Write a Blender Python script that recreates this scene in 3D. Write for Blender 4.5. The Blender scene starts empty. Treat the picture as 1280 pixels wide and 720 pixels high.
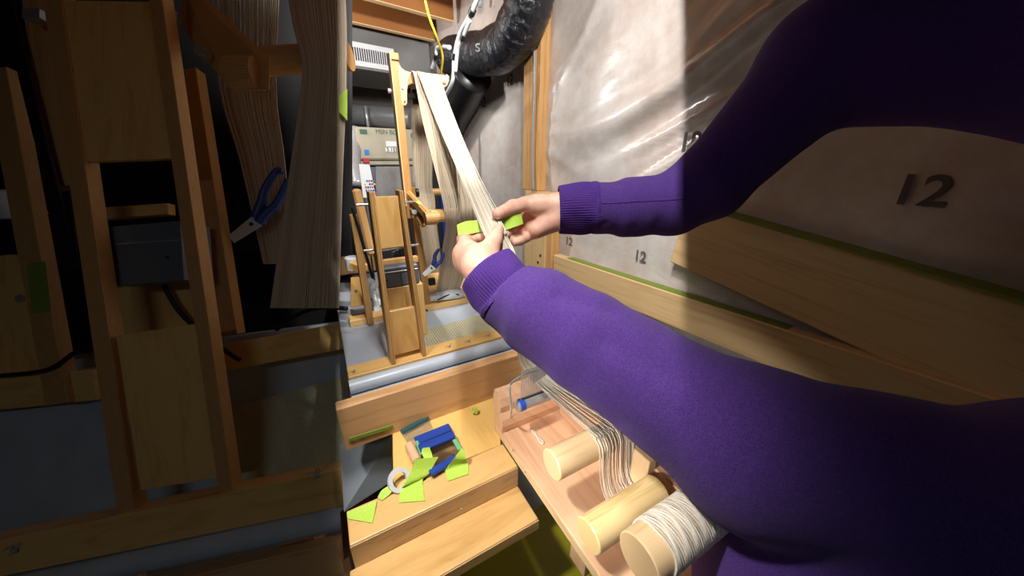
import bpy, bmesh, math, random
import numpy as np
import openvdb
from mathutils import Vector, Matrix
random.seed(7); rng = np.random.RandomState(5)
sc = bpy.context.scene
COL = sc.collection
PI = math.pi

# ------------------------------------------------------------------ camera, light, exposure
FPX = 420.0
PITCH, YAW = math.radians(20.9), math.radians(29.0)
CAM = Vector((0, 0, 1.5))
FW = Vector((math.cos(PITCH)*math.sin(YAW), math.cos(PITCH)*math.cos(YAW), -math.sin(PITCH)))
RT = Vector((math.cos(YAW), -math.sin(YAW), 0))
UP = RT.cross(FW)
cd = bpy.data.cameras.new('camera'); cam = bpy.data.objects.new('camera', cd); COL.objects.link(cam)
cd.sensor_width = 36; cd.lens = 36*FPX/1280; cd.clip_start = 0.02
cam.matrix_world = Matrix(((RT.x, UP.x, -FW.x, 0), (RT.y, UP.y, -FW.y, 0), (RT.z, UP.z, -FW.z, CAM.z), (0, 0, 0, 1)))
sc.camera = cam
w = bpy.data.worlds.new('world'); sc.world = w; w.use_nodes = True
w.node_tree.nodes['Background'].inputs[0].default_value = (0.5, 0.55, 0.6, 1)
w.node_tree.nodes['Background'].inputs[1].default_value = 0.03
sc.view_settings.view_transform = 'Standard'; sc.view_settings.look = 'None'
sc.view_settings.gamma = 1; sc.view_settings.use_curve_mapping = False
sc.view_settings.exposure = 0.0
KEY_POWER, FILL_POWER, WALL_POWER, SIDE_POWER, BACK_POWER, ROOM_POWER, RAKE_POWER = 9.2, 14.0, 11.0, 36.0, 95.0, 2.0, 14.0
def light(name, kind, loc, aim, power, color=(1, 1, 1), **kw):
    l = bpy.data.lights.new(name, kind); l.energy = power; l.color = color
    for k, v in kw.items(): setattr(l, k, v)
    o = bpy.data.objects.new(name, l); COL.objects.link(o); o.location = loc
    o.rotation_euler = (Vector(aim) - Vector(loc)).to_track_quat('-Z', 'Y').to_euler()
    return o

# ------------------------------------------------------------------ measuring helpers
def ray(u, v): return FW + RT*((u-640)/FPX) + UP*((360-v)/FPX)
def pt(u, v, t): return CAM + ray(u, v)*t
def onx(u, v, x): d = ray(u, v); return CAM + d*(x/d.x)
def ony(u, v, y): d = ray(u, v); return CAM + d*(y/d.y)
def onz(u, v, z): d = ray(u, v); return CAM + d*((z-CAM.z)/d.z)

# ------------------------------------------------------------------ materials
MATS = {}
def srgb(r, g, b):
    f = lambda c: (c/255/12.92) if c/255 <= .04045 else ((c/255+.055)/1.055)**2.4
    return (f(r), f(g), f(b), 1)
class N:
    def __init__(s, name):
        s.m = bpy.data.materials.new(name); s.m.use_nodes = True; s.t = s.m.node_tree
        s.b = s.t.nodes['Principled BSDF']; MATS[name] = s.m
    def n(s, t, **kw):
        x = s.t.nodes.new(t)
        for k, v in kw.items(): setattr(x, k, v)
        return x
    def l(s, a, b): s.t.links.new(a, b)
    def set(s, **kw):
        for k, v in kw.items(): s.b.inputs[k.replace('_', ' ')].default_value = v
    def coord(s, scale, kind='Object'):
        c = s.n('ShaderNodeTexCoord'); m = s.n('ShaderNodeMapping'); m.inputs['Scale'].default_value = scale
        s.l(c.outputs[kind], m.inputs[0]); return m.outputs[0]
    def noise(s, vec, scale, detail=3, rough=.5, dist=0):
        x = s.n('ShaderNodeTexNoise'); x.inputs['Scale'].default_value = scale; x.inputs['Detail'].default_value = detail
        x.inputs['Roughness'].default_value = rough; x.inputs['Distortion'].default_value = dist
        s.l(vec, x.inputs['Vector']); return x.outputs['Fac']
    def ramp(s, fac, stops):
        r = s.n('ShaderNodeValToRGB'); e = r.color_ramp.elements
        while len(e) < len(stops): e.new(.5)
        for k, (p, c) in enumerate(stops): e[k].position = p; e[k].color = c
        s.l(fac, r.inputs[0]); return r.outputs[0]
    def mix(s, fac, a, b, mode='MIX'):
        x = s.n('ShaderNodeMix', data_type='RGBA', blend_type=mode)
        if isinstance(fac, float): x.inputs[0].default_value = fac
        else: s.l(fac, x.inputs[0])
        for i, q in ((6, a), (7, b)):
            if isinstance(q, tuple): x.inputs[i].default_value = q
            else: s.l(q, x.inputs[i])
        return x.outputs[2]
    def bump(s, h, strength=.2, dist=.001):
        x = s.n('ShaderNodeBump'); x.inputs['Strength'].default_value = strength; x.inputs['Distance'].default_value = dist
        s.l(h, x.inputs['Height']); s.l(x.outputs[0], s.b.inputs['Normal'])
    def color(s, c): s.l(c, s.b.inputs['Base Color'])
def wood(name, c1, c2, c3=None, across=90, along=5, rough=.42, fine=True):
    k = N(name); v = k.coord((across, along, 1), 'UV')
    a = k.noise(v, 1, 4, .6, .8)
    col = k.ramp(a, [(.3, c1), (.5, c3 or c2), (.72, c2)])
    if fine:
        f = k.noise(k.coord((across*9, along*6, 1), 'UV'), 1, 2)
        col = k.mix(.16, col, k.ramp(f, [(.35, c1), (.65, c2)]), 'MULTIPLY')
        k.bump(f, .08, .0005)
    k.color(col); k.set(Roughness=rough); return k.m
def ply_edge(name, c1, c2, period=.0032, rough=.5):
    k = N(name); u = k.coord((1, .15, 1), 'UV')
    wv = k.n('ShaderNodeTexWave', wave_type='BANDS', bands_direction='X'); wv.inputs['Scale'].default_value = 2*PI/period/20
    wv.inputs['Distortion'].default_value = .6; wv.inputs['Detail'].default_value = 2; k.l(u, wv.inputs['Vector'])
    n = k.noise(k.coord((500, 30, 1), 'UV'), 1, 2)
    col = k.ramp(wv.outputs['Fac'], [(.2, c1), (.75, c2)])
    col = k.mix(.3, col, k.ramp(n, [(.3, c1), (.7, c2)])); k.color(col); k.set(Roughness=rough); return k.m
def plain(name, c, rough=.5, metal=0, var=.0, scale=40, bump=0, bscale=300, **kw):
    k = N(name); k.set(Roughness=rough, Metallic=metal, **kw)
    if var:
        d = tuple(x*(1-var) for x in c[:3]) + (1,)
        k.color(k.ramp(k.noise(k.coord((1, 1, 1)), scale, 4), [(.35, d), (.65, c)]))
    else: k.b.inputs['Base Color'].default_value = c
    if bump: k.bump(k.noise(k.coord((1, 1, 1)), bscale, 3), bump, .001)
    return k.m
wood('maple', srgb(214, 166, 128), srgb(232, 192, 156), across=40, along=3, rough=.4)
wood('maple_light', srgb(222, 184, 134), srgb(236, 206, 162), across=70, along=4, rough=.32)
wood('roller_wood', srgb(214, 180, 118), srgb(240, 214, 158), across=120, along=8, rough=.3)
wood('plank', srgb(212, 164, 98), srgb(234, 194, 130), across=30, along=4, rough=.32)
wood('plank_edge', srgb(196, 160, 112), srgb(222, 190, 146), across=150, along=20, rough=.6)
wood('board', srgb(176, 128, 82), srgb(220, 176, 126), across=26, along=2.2, rough=.45)
wood('ply_face', srgb(222, 170, 96), srgb(240, 200, 128), across=28, along=5, rough=.4)
wood('shelf_ply', srgb(226, 182, 104), srgb(238, 200, 124), across=22, along=4, rough=.4)
wood('pine', srgb(196, 140, 80), srgb(228, 180, 118), across=60, along=2.5, rough=.6)
wood('pine_light', srgb(220, 184, 130), srgb(240, 208, 156), across=60, along=2.5, rough=.5)
wood('joist', srgb(138, 88, 40), srgb(166, 110, 56), across=14, along=1.2, rough=.7)
wood('subfloor', srgb(150, 92, 40), srgb(176, 112, 56), across=10, along=6, rough=.8)
ply_edge('ply_edge', srgb(158, 112, 62), srgb(222, 176, 112))
ply_edge('ply_edge_fine', srgb(158, 110, 60), srgb(208, 160, 98), .0022)
plain('zinc', srgb(176, 178, 182), .38, .35, .25, 120)
plain('steel', srgb(196, 198, 202), .25, .6)
plain('dark_metal', srgb(40, 40, 44), .45, .3)
plain('black_plastic', srgb(18, 18, 20), .4)
plain('black_cable', srgb(14, 14, 16), .5)
plain('duct_metal', srgb(150, 153, 156), .32, .55, .2, 6)
plain('white_paint', srgb(222, 226, 232), .4)
plain('grille_dark', srgb(22, 24, 30), .7)
plain('furnace', srgb(176, 170, 150), .5, 0, .06, 8)
plain('furnace_green', srgb(60, 100, 84), .6)
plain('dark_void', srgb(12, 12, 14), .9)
plain('label_white', srgb(225, 228, 230), .5)
plain('label_blue', srgb(46, 120, 200), .5)
plain('label_red', srgb(190, 50, 66), .5)
plain('chart_yellow', srgb(240, 200, 90), .5)
plain('chart_navy', srgb(40, 56, 130), .5)
plain('ink', srgb(36, 36, 44), .6)
plain('faded_ink', srgb(104, 98, 98), .6)
plain('navy_ink', srgb(60, 60, 92), .6)
plain('pvc', srgb(164, 168, 170), .35)
plain('yellow_cable', srgb(176, 146, 30), .4)
plain('box_grey', srgb(108, 116, 126), .4, .1, .08, 30)
plain('paper', srgb(222, 222, 208), .8)
plain('blue_handle', srgb(32, 58, 128), .4)
plain('navy_comb', srgb(28, 66, 158), .4, 0, .12, 60)
plain('green_comb', srgb(40, 84, 84), .45)
plain('mint', srgb(110, 186, 140), .5)
plain('blue_tape', srgb(30, 82, 190), .5)
plain('bin_lime', srgb(150, 146, 8), .4, 0, .1, 6)
plain('grey_sheet', srgb(186, 196, 208), .3, 0, .14, 9, .4, 14)
plain('concrete', srgb(120, 118, 114), .8, 0, .2, 6)
plain('wall_dim', srgb(120, 112, 104), .8, 0, .15, 3)
plain('cardboard', srgb(180, 140, 92), .8, 0, .1, 20)
plain('twig', srgb(206, 206, 206), .6)
plain('nail', srgb(238, 190, 176), .25)
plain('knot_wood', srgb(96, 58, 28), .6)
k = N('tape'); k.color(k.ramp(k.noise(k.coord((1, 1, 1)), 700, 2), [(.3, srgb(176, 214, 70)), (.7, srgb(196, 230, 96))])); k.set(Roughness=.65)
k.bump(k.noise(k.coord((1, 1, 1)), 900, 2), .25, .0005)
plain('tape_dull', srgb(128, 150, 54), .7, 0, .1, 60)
k = N('fabric'); v = k.coord((1, 1, 1)); f = k.noise(v, 900, 2); g = k.noise(v, 260, 4, .7)
k.color(k.mix(.45, k.ramp(g, [(.3, srgb(66, 40, 108)), (.7, srgb(84, 54, 134))]), k.ramp(f, [(.35, srgb(58, 34, 98)), (.7, srgb(98, 70, 146))])))
k.set(Roughness=.95, Sheen_Weight=.08, Sheen_Roughness=.6, Specular_IOR_Level=.15); k.bump(f, .5, .001)
k = N('fabric_rib'); v = k.coord((1, 1, 1)); f = k.noise(v, 900, 2)
k.color(k.ramp(f, [(.3, srgb(60, 34, 102)), (.7, srgb(84, 54, 134))])); k.set(Roughness=.95, Sheen_Weight=.06, Specular_IOR_Level=.15); k.bump(f, .4, .001)
k = N('thread'); k.b.inputs['Base Color'].default_value = srgb(150, 120, 196); k.set(Roughness=.9)
k = N('skin'); v = k.coord((1, 1, 1)); f = k.noise(v, 55, 3); g = k.noise(v, 700, 3)
k.color(k.mix(.25, k.ramp(f, [(.35, srgb(222, 160, 138)), (.65, srgb(240, 196, 172))]), k.ramp(g, [(.3, srgb(216, 150, 130)), (.7, srgb(246, 206, 184))])))
k.set(Roughness=.5, Subsurface_Weight=.12, Subsurface_Scale=.006); k.b.inputs['Subsurface Radius'].default_value = (1, .35, .2)
k.bump(k.noise(k.coord((1, 1, 1)), 420, 3), .25, .0006)
def yarn(name, c1, c2):
    k = N(name); f = k.noise(k.coord((1, 1, 1)), 900, 2); g = k.n('ShaderNodeNewGeometry')
    k.color(k.mix(.65, k.ramp(f, [(.3, c1), (.7, c2)]), k.ramp(g.outputs['Random Per Island'], [(.05, c1), (.6, c2)]))); k.set(Roughness=.85, Sheen_Weight=.15); return k.m
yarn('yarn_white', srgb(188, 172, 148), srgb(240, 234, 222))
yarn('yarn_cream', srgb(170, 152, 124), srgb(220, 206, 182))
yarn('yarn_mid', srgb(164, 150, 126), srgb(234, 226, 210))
yarn('yarn_shade', srgb(160, 142, 118), srgb(204, 188, 164))  # darker copy of the yarn colour, shade put in for the dimmer sheets
k = N('poly_sheet'); v = k.coord((1, 1, 1)); f = k.noise(v, 3.2, 5, .65, .4); g = k.noise(v, 14, 5, .7)
k.color(k.mix(.35, k.ramp(f, [(.3, srgb(196, 176, 166)), (.5, srgb(216, 208, 202)), (.7, srgb(226, 224, 222))]), k.ramp(g, [(.35, srgb(190, 168, 156)), (.65, srgb(228, 224, 220))])))
k.set(Roughness=.32, Specular_IOR_Level=.5, Coat_Weight=.6, Coat_Roughness=.12)
k.bump(k.noise(k.coord((1, .5, 1.4)), 9, 4, .5, .8), .35, .01)
k = N('foil_duct'); k.set(Roughness=.22, Specular_IOR_Level=.6); k.b.inputs['Base Color'].default_value = srgb(26, 28, 34)
k.bump(k.noise(k.coord((1, 1, 1)), 28, 5, .6, 1.2), .9, .012)
k = N('clear_bag'); k.color(k.ramp(k.noise(k.coord((1, 1, 1)), 30, 4), [(.4, srgb(196, 202, 204)), (.6, srgb(226, 230, 230))])); k.set(Roughness=.25, Alpha=.9)
k.bump(k.noise(k.coord((1, 1, 1)), 40, 4, .5, 1), .8, .006)
k = N('news'); f = k.noise(k.coord((900, 260, 1), 'UV'), 1, 1); g = k.noise(k.coord((30, 12, 1), 'UV'), 1, 2)
wv = k.n('ShaderNodeTexWave', wave_type='BANDS', bands_direction='X'); wv.inputs['Scale'].default_value = 55; k.l(k.coord((1, 1, 1), 'UV'), wv.inputs['Vector'])
txt = k.mix(k.ramp(wv.outputs['Fac'], [(.35, (0, 0, 0, 1)), (.6, (1, 1, 1, 1))]), srgb(196, 192, 162), k.ramp(f, [(.4, srgb(130, 128, 108)), (.6, srgb(190, 186, 156))]))
k.color(k.mix(k.ramp(g, [(.38, (0, 0, 0, 1)), (.48, (1, 1, 1, 1))]), srgb(190, 186, 150), txt)); k.set(Roughness=.85)

# ------------------------------------------------------------------ object helpers
def put(name, mesh, m=None, parent=None, kind=None):
    o = bpy.data.objects.new(name, mesh); COL.objects.link(o)
    if m and not mesh.materials: mesh.materials.append(MATS[m])
    if parent is not None:
        o.parent = parent; o.matrix_parent_inverse = parent.matrix_world.inverted()
    if kind: o['kind'] = kind
    return o
def obj(name, bm, m, parent=None, kind=None, smooth=False, normals=True):
    if normals: bmesh.ops.recalc_face_normals(bm, faces=bm.faces[:])
    me = bpy.data.meshes.new(name); bm.to_mesh(me); bm.free()
    if smooth:
        for p in me.polygons: p.use_smooth = True
        if smooth != 'all' and hasattr(me, 'set_sharp_from_angle'): me.set_sharp_from_angle(angle=math.radians(38))
    return put(name, me, m, parent, kind)
def tag(o, label, cat, group=None, kind=None):
    o['label'] = label; o['category'] = cat
    if group: o['group'] = group
    if kind: o['kind'] = kind
    return o
def thing(name, label, cat, loc=(0, 0, 0), group=None):
    o = bpy.data.objects.new(name, None); COL.objects.link(o); o.empty_display_size = .02
    o.location = loc; o.matrix_world = Matrix.Translation(Vector(loc))
    return tag(o, label, cat, group)
def BM():
    bm = bmesh.new(); bm.loops.layers.uv.new('UVMap'); return bm
def obox(bm, c, axes, half, bev=.0015, seg=1):
    """oriented box: axes = three unit vectors, half = half sizes; metre UVs with v along the longest axis"""
    uv = bm.loops.layers.uv.verify(); c = Vector(c); ax = [Vector(a) for a in axes]
    L = max(range(3), key=lambda i: half[i]); oth = [i for i in range(3) if i != L]
    vs = {}
    for i in (-1, 1):
        for j in (-1, 1):
            for q in (-1, 1): vs[(i, j, q)] = bm.verts.new(c + ax[0]*(i*half[0]) + ax[1]*(j*half[1]) + ax[2]*(q*half[2]))
    fs = []
    off = random.random()*3
    for a in range(3):
        b1, b2 = [i for i in range(3) if i != a]
        for s in (-1, 1):
            quad = []
            for (p, q) in ((-1, -1), (1, -1), (1, 1), (-1, 1)):
                key = [0, 0, 0]; key[a] = s; key[b1] = p; key[b2] = q; quad.append(tuple(key))
            f = bm.faces.new([vs[x] for x in quad]); fs.append(f)
            if a == L: iu, iv = oth
            else: iv = L; iu = [i for i in range(3) if i not in (a, L)][0]
            for lp, key in zip(f.loops, quad): lp[uv].uv = (key[iu]*half[iu] + off + a*.37, key[iv]*half[iv] + off)
    bmesh.ops.recalc_face_normals(bm, faces=fs)
    b = min(bev, min(half)*.6)
    if b > 0:
        es = list({e for f in fs for e in f.edges})
        bmesh.ops.bevel(bm, geom=es, offset=b, segments=seg, affect='EDGES', profile=.5)
AX = (Vector((1, 0, 0)), Vector((0, 1, 0)), Vector((0, 0, 1)))
def box(bm, lo, hi, bev=.0015, seg=1):
    lo, hi = Vector(lo), Vector(hi); obox(bm, (lo+hi)/2, AX, [abs(x)/2 for x in (hi-lo)], bev, seg)
def bar(bm, a, b, width, depth, side, bev=.0012):
    """board from a to b; `side` is the width direction"""
    a, b = Vector(a), Vector(b); d = (b-a); l = d.length; d.normalize()
    s = Vector(side); s = (s - d*s.dot(d)).normalized(); n = d.cross(s)
    obox(bm, (a+b)/2, (d, s, n), (l/2, width/2, depth/2), bev)
def ringframe(t):
    t = t.normalized(); a = Vector((0, 0, 1)) if abs(t.z) < .9 else Vector((1, 0, 0))
    x = t.cross(a).normalized(); return x, t.cross(x).normalized()
def tube(bm, pts, r, n=8, cap=True, closed=False):
    pts = [Vector(p) for p in pts]; uv = bm.loops.layers.uv.verify()
    rs = r if isinstance(r, (list, tuple)) else [r]*len(pts)
    rings = []; x0 = None; L = 0; ls = []
    for i, p in enumerate(pts):
        lo_, hi_ = max(i-1, 0), min(i+1, len(pts)-1)
        while (pts[hi_]-pts[lo_]).length < 1e-7 and (lo_ > 0 or hi_ < len(pts)-1): lo_, hi_ = max(lo_-1, 0), min(hi_+1, len(pts)-1)
        t = pts[hi_]-pts[lo_]
        t.normalize()
        if x0 is not None and t.dot(pt_) < 0 and len(pts) < 12: t = -t
        pt_ = t
        if x0 is None: x0, y0 = ringframe(t)
        else:
            x0 = (x0 - t*x0.dot(t)).normalized(); y0 = t.cross(x0)
            L += (p-pts[i-1]).length
        ls.append(L)
        rings.append([bm.verts.new(p + (x0*math.cos(2*PI*k/n) + y0*math.sin(2*PI*k/n))*rs[i]) for k in range(n)])
    for i in range(len(rings)-1):
        for k in range(n):
            f = bm.faces.new((rings[i][k], rings[i][(k+1) % n], rings[i+1][(k+1) % n], rings[i+1][k]))
            for lp, (uu, vv) in zip(f.loops, ((k, i), (k+1, i), (k+1, i+1), (k, i+1))): lp[uv].uv = (2*PI*rs[vv]*uu/n, ls[vv])
    if cap:
        for rg in (rings[0], rings[-1]): bm.faces.new(rg)
def rod(bm, a, b, r, n=32, bev=0):
    a, b = Vector(a), Vector(b); d = (b-a).normalized()
    if bev: tube(bm, [a, a, a+d*bev, b-d*bev, b, b], [r-bev, r-bev, r, r, r-bev, r-bev], n)
    else: tube(bm, [a, b], r, n)
def smooth_path(pts, sub=6):
    P = [Vector(p) for p in pts]; out = []
    for i in range(len(P)-1):
        p0, p1, p2, p3 = P[max(i-1, 0)], P[i], P[i+1], P[min(i+2, len(P)-1)]
        for k in range(sub):
            t = k/sub; t2 = t*t; t3 = t2*t
            out.append(.5*((2*p1) + (p2-p0)*t + (2*p0-5*p1+4*p2-p3)*t2 + (3*p1-p0-3*p2+p3)*t3))
    return out + [P[-1]]
def prism(bm, outline, n, thick, bev=0):
    """extrude a closed 3D outline by thick along n"""
    n = Vector(n).normalized(); a = [bm.verts.new(Vector(p)) for p in outline]; b = [bm.verts.new(Vector(p)+n*thick) for p in outline]
    uv = bm.loops.layers.uv.verify(); ex = (Vector(outline[1])-Vector(outline[0])).normalized(); ey = n.cross(ex)
    fs = [bm.faces.new(a[::-1]), bm.faces.new(b)]
    for i in range(len(a)): fs.append(bm.faces.new((a[i], a[(i+1) % len(a)], b[(i+1) % len(a)], b[i])))
    for f in fs:
        for lp in f.loops: lp[uv].uv = (lp.vert.co.dot(ex)+lp.vert.co.dot(n), lp.vert.co.dot(ey))
    if bev:
        bmesh.ops.recalc_face_normals(bm, faces=fs)
        es = [e for f in fs[:2] for e in f.edges]
        bmesh.ops.bevel(bm, geom=es, offset=bev, segments=1, affect='EDGES', profile=.5)
def strip(bm, pairs, thick=.0005, sub=4):
    """ribbon through (left, right) point pairs, given thickness"""
    A = smooth_path([p[0] for p in pairs], sub); B = smooth_path([p[1] for p in pairs], sub)
    uv = bm.loops.layers.uv.verify(); n = len(A); V = []
    for i in range(n):
        t = A[min(i+1, n-1)]-A[max(i-1, 0)]; nn = t.cross(B[i]-A[i])
        nn = nn.normalized()*thick if nn.length > 1e-12 else Vector((0, 0, thick))
        V.append([bm.verts.new(q) for q in (A[i], B[i], B[i]+nn, A[i]+nn)])
    for i in range(n-1):
        for k in range(4):
            f = bm.faces.new((V[i][k], V[i][(k+1) % 4], V[i+1][(k+1) % 4], V[i+1][k]))
            for lp in f.loops: lp[uv].uv = (lp.vert.co.x+lp.vert.co.y, lp.vert.co.z+lp.vert.co.y)
    bm.faces.new(V[0]); bm.faces.new(V[-1])
def lettering(name, s, loc, xdir, ydir, size, m, parent, extrude=.0003, bold=0):
    c = bpy.data.curves.new(name, 'FONT'); c.body = s; c.size = size; c.extrude = extrude; c.offset = bold; c.align_x = 'CENTER'; c.align_y = 'CENTER'
    tmp = bpy.data.objects.new(name+'_tmp', c); COL.objects.link(tmp)
    bpy.context.view_layer.update()
    me = bpy.data.meshes.new_from_object(tmp.evaluated_get(bpy.context.evaluated_depsgraph_get()))
    bpy.data.objects.remove(tmp); bpy.data.curves.remove(c)
    x = Vector(xdir).normalized(); y = Vector(ydir); y = (y-x*y.dot(x)).normalized(); z = x.cross(y)
    me.transform(Matrix(((x.x, y.x, z.x, loc[0]), (x.y, y.y, z.y, loc[1]), (x.z, y.z, z.z, loc[2]), (0, 0, 0, 1))))
    return put(name, me, m, parent)
def strands(name, left, right, n, r, m, parent, jit=.0006, sub=5, sides=5, seed=1, depth=None):
    """a band of n separate yarns lying between two rails"""
    rg = random.Random(seed); A = smooth_path(left, sub); B = smooth_path(right, sub); bm = BM()
    for k in range(n):
        f0 = (k+.5)/n; j = rg.uniform(-.35, .35)/n
        wob = [rg.uniform(-1, 1) for _ in range(len(left)+1)]; pts = []
        for i in range(len(A)):
            q = i/sub; a = int(q); fr = q-a; w_ = wob[min(a, len(wob)-1)]*(1-fr)+wob[min(a+1, len(wob)-1)]*fr
            f = min(1, max(0, f0+j+w_*.22/n)); p = A[i].lerp(B[i], f)
            t = (A[min(i+1, len(A)-1)]-A[max(i-1, 0)]); nn = t.cross(B[i]-A[i])
            if nn.length > 0: p = p + nn.normalized()*(rg.uniform(-.25, .25)*jit + jit*wob[k % len(wob)])
            pts.append(p)
        tube(bm, pts, r*rg.uniform(.8, 1.15), sides, cap=False)
    return obj(name, bm, m, parent, 'stuff', smooth='all')

# ---- implicit surfaces for the figure
def sines(p, freq, amp, seed, n=7):
    r = np.random.RandomState(seed); out = np.zeros(p.shape[1:], np.float32)
    for i in range(n):
        d = r.normal(size=3); d /= np.linalg.norm(d); f = freq*r.uniform(.6, 1.6)
        out += np.sin((p[0]*d[0]+p[1]*d[1]+p[2]*d[2])*f + r.uniform(0, 6.28)).astype(np.float32)/n
    return out*amp*1.6
def cone(p, a, ra, b, rb):
    a = np.array(a, np.float32); b = np.array(b, np.float32); ab = b-a; L = float(ab @ ab)+1e-12
    q = [p[i]-a[i] for i in range(3)]
    t = np.clip((q[0]*ab[0]+q[1]*ab[1]+q[2]*ab[2])/L, 0, 1)
    return np.sqrt(sum((q[i]-t*ab[i])**2 for i in range(3))) - (ra+t*(rb-ra))
def smin(a, b, k):
    h = np.clip(.5+.5*(b-a)/k, 0, 1); return b*(1-h)+a*h-k*h*(1-h)
def grid(lo, hi, h):
    n = [int(math.ceil((hi[i]-lo[i])/h))+1 for i in range(3)]
    ax = [lo[i]+np.arange(n[i], dtype=np.float32)*h for i in range(3)]
    return np.array(np.meshgrid(*ax, indexing='ij'), dtype=np.float32)
def polygonise(d, lo, h):
    g = openvdb.FloatGrid(1.0); g.copyFromArray(np.ascontiguousarray(d, dtype=np.float32))
    v, q = g.convertToQuads(isovalue=0.0); return v*h+np.array(lo), q
def mesh_from(name, parts, smooth=True):
    vs, fs, o = [], [], 0
    for v, q in parts: vs.append(v); fs.append(q.astype(np.int64)+o); o += len(v)
    v = np.concatenate(vs); f = np.concatenate(fs)
    me = bpy.data.meshes.new(name); me.from_pydata(v.tolist(), [], f.tolist()); me.update()
    bm = bmesh.new(); bm.from_mesh(me); bmesh.ops.recalc_face_normals(bm, faces=bm.faces[:]); bm.to_mesh(me); bm.free()
    me.polygons.foreach_set('use_smooth', [True]*len(me.polygons)); return me

# ================================================================== SETTING
def struct(name, bm, m, parent=None, **kw):
    return obj(name, bm, m, parent, 'structure' if parent is None else None, **kw)
WX = .97                                             # plane of the sheeted wall
b = BM(); box(b, (-2.4, -1.4, -.05), (1.2, 4.2, 0), 0); struct('floor', b, 'concrete')
b = BM(); box(b, (-2.4, -1.4, 2.56), (1.2, 4.2, 2.6), 0); ceil_ = struct('ceiling', b, 'subfloor')
JD = Vector((math.cos(math.radians(9.7)), math.sin(math.radians(9.7)), 0)); JN = Vector((-JD.y, JD.x, 0))
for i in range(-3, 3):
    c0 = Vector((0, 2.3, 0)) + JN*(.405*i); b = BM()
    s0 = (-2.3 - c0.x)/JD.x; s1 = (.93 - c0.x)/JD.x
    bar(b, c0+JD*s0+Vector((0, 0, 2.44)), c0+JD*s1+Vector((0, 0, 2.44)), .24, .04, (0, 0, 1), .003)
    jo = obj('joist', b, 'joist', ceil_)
    b = BM(); bar(b, c0+JD*s0+Vector((0, 0, 2.3175)), c0+JD*s1+Vector((0, 0, 2.3175)), .042, .005, JN, .001); obj('batten', b, 'pine_light', jo)  # thin pale strip puts the joist's lit lower edge into colour
b = BM(); box(b, (-2.4, 4.1, 0), (1.2, 4.2, 2.6), 0); struct('wall_back', b, 'wall_dim')
b = BM(); box(b, (-2.4, -1.4, 0), (-2.3, 4.2, 2.6), 0); struct('wall_left', b, 'wall_dim')
b = BM(); box(b, (-2.4, -1.4, 0), (1.2, -1.3, 2.6), 0); struct('wall_front', b, 'wall_dim')
# sheeted wall: rippled film over insulation
ny, nz = 420, 190
Y = np.linspace(-1.35, 4.15, ny); Z = np.linspace(0, 2.56, nz); YY, ZZ = np.meshgrid(Y, Z, indexing='ij')
r2 = np.random.RandomState(3); D = np.zeros_like(YY)
for i in range(16):
    a = r2.uniform(0, 6.28); f = r2.uniform(4, 16); D += np.sin(YY*math.cos(a)*f+ZZ*math.sin(a)*f+r2.uniform(0, 6))*.0035/(.5+f/12)
for (y0, z0, ang, width, amp, y1, y2) in ((.70, 1.72, 25, .030, .016, .1, 1.1), (.66, 1.62, 22, .016, .012, .1, .95), (.62, 1.55, 27, .018, .014, .1, .95), (.6, 1.50, 30, .02, .012, .0, .85),
                                         (.55, 1.80, 20, .04, .012, -.2, 1.1), (.9, 1.66, 14, .05, .012, .3, 1.5), (.5, 1.92, 32, .03, .01, -.2, 1.0)):
    s = math.radians(ang); n_ = (ZZ-z0)*math.cos(s)+(YY-y0)*math.sin(s); env = np.clip((YY-y1)/.15, 0, 1)*np.clip((y2-YY)/.3, 0, 1)
    D += 1.3*amp*np.exp(-(n_/width)**2)*env + .35*amp*np.sin(n_/width*2.2+YY*3)*np.exp(-(n_/(width*3.5))**2)*env
for k in range(9):                                    # creases gathered at the staple by the thin post
    a = math.radians(95+k*21); dy, dz = YY-1.56, ZZ-1.60; rr = np.sqrt(dy*dy+dz*dz)+1e-4
    D += .008*np.exp(-((dy*math.sin(a)-dz*math.cos(a))/(.012+.05*rr))**2)*np.clip(dy*math.cos(a)+dz*math.sin(a), 0, .3)/.3*np.exp(-rr/.35)*2
me = bpy.data.meshes.new('wall_right')
vv = np.stack([WX-.012-D+.006, YY, ZZ], -1).reshape(-1, 3)
idx = np.arange(ny*nz).reshape(ny, nz)
ff = np.stack([idx[:-1, :-1], idx[:-1, 1:], idx[1:, 1:], idx[1:, :-1]], -1).reshape(-1, 4)
me.from_pydata(vv.tolist(), [], ff.tolist()); me.update(); me.polygons.foreach_set('use_smooth', [True]*len(me.polygons))
wallr = put('wall_right', me, 'poly_sheet', None, 'structure')
b = BM(); box(b, (WX+.04, -1.4, 0), (1.2, 4.2, 2.6), 0); obj('insulation', b, 'wall_dim', wallr)
def wallmark(s, u, v, size, rot=0, m='faded_ink'):
    p = onx(u, v, WX-.012); dq = max(D[min(ny-1, max(0, int((p.y+a_-Y[0])/(Y[1]-Y[0])))), min(nz-1, max(0, int((p.z+c_-Z[0])/(Z[1]-Z[0]))))] for a_ in (-.03, 0, .03) for c_ in (-.02, .02)); p = onx(u, v, WX-.0075-dq); up = Vector((0, math.sin(rot), math.cos(rot))); xd = Vector((0, -math.cos(rot), math.sin(rot)))
    lettering('printed_number', s, p, xd, up, size, m, wallr, .0003, size*.02)
wallmark('12', 711, 302, .052); wallmark('12', 800, 321, .055); wallmark('12', 863, 179, .075); wallmark('12', 1150, 240, .075)
wallmark('12', 637, 101, .075, 0, 'navy_ink'); wallmark('12', 604, 129, .075, 0, 'navy_ink')
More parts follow.
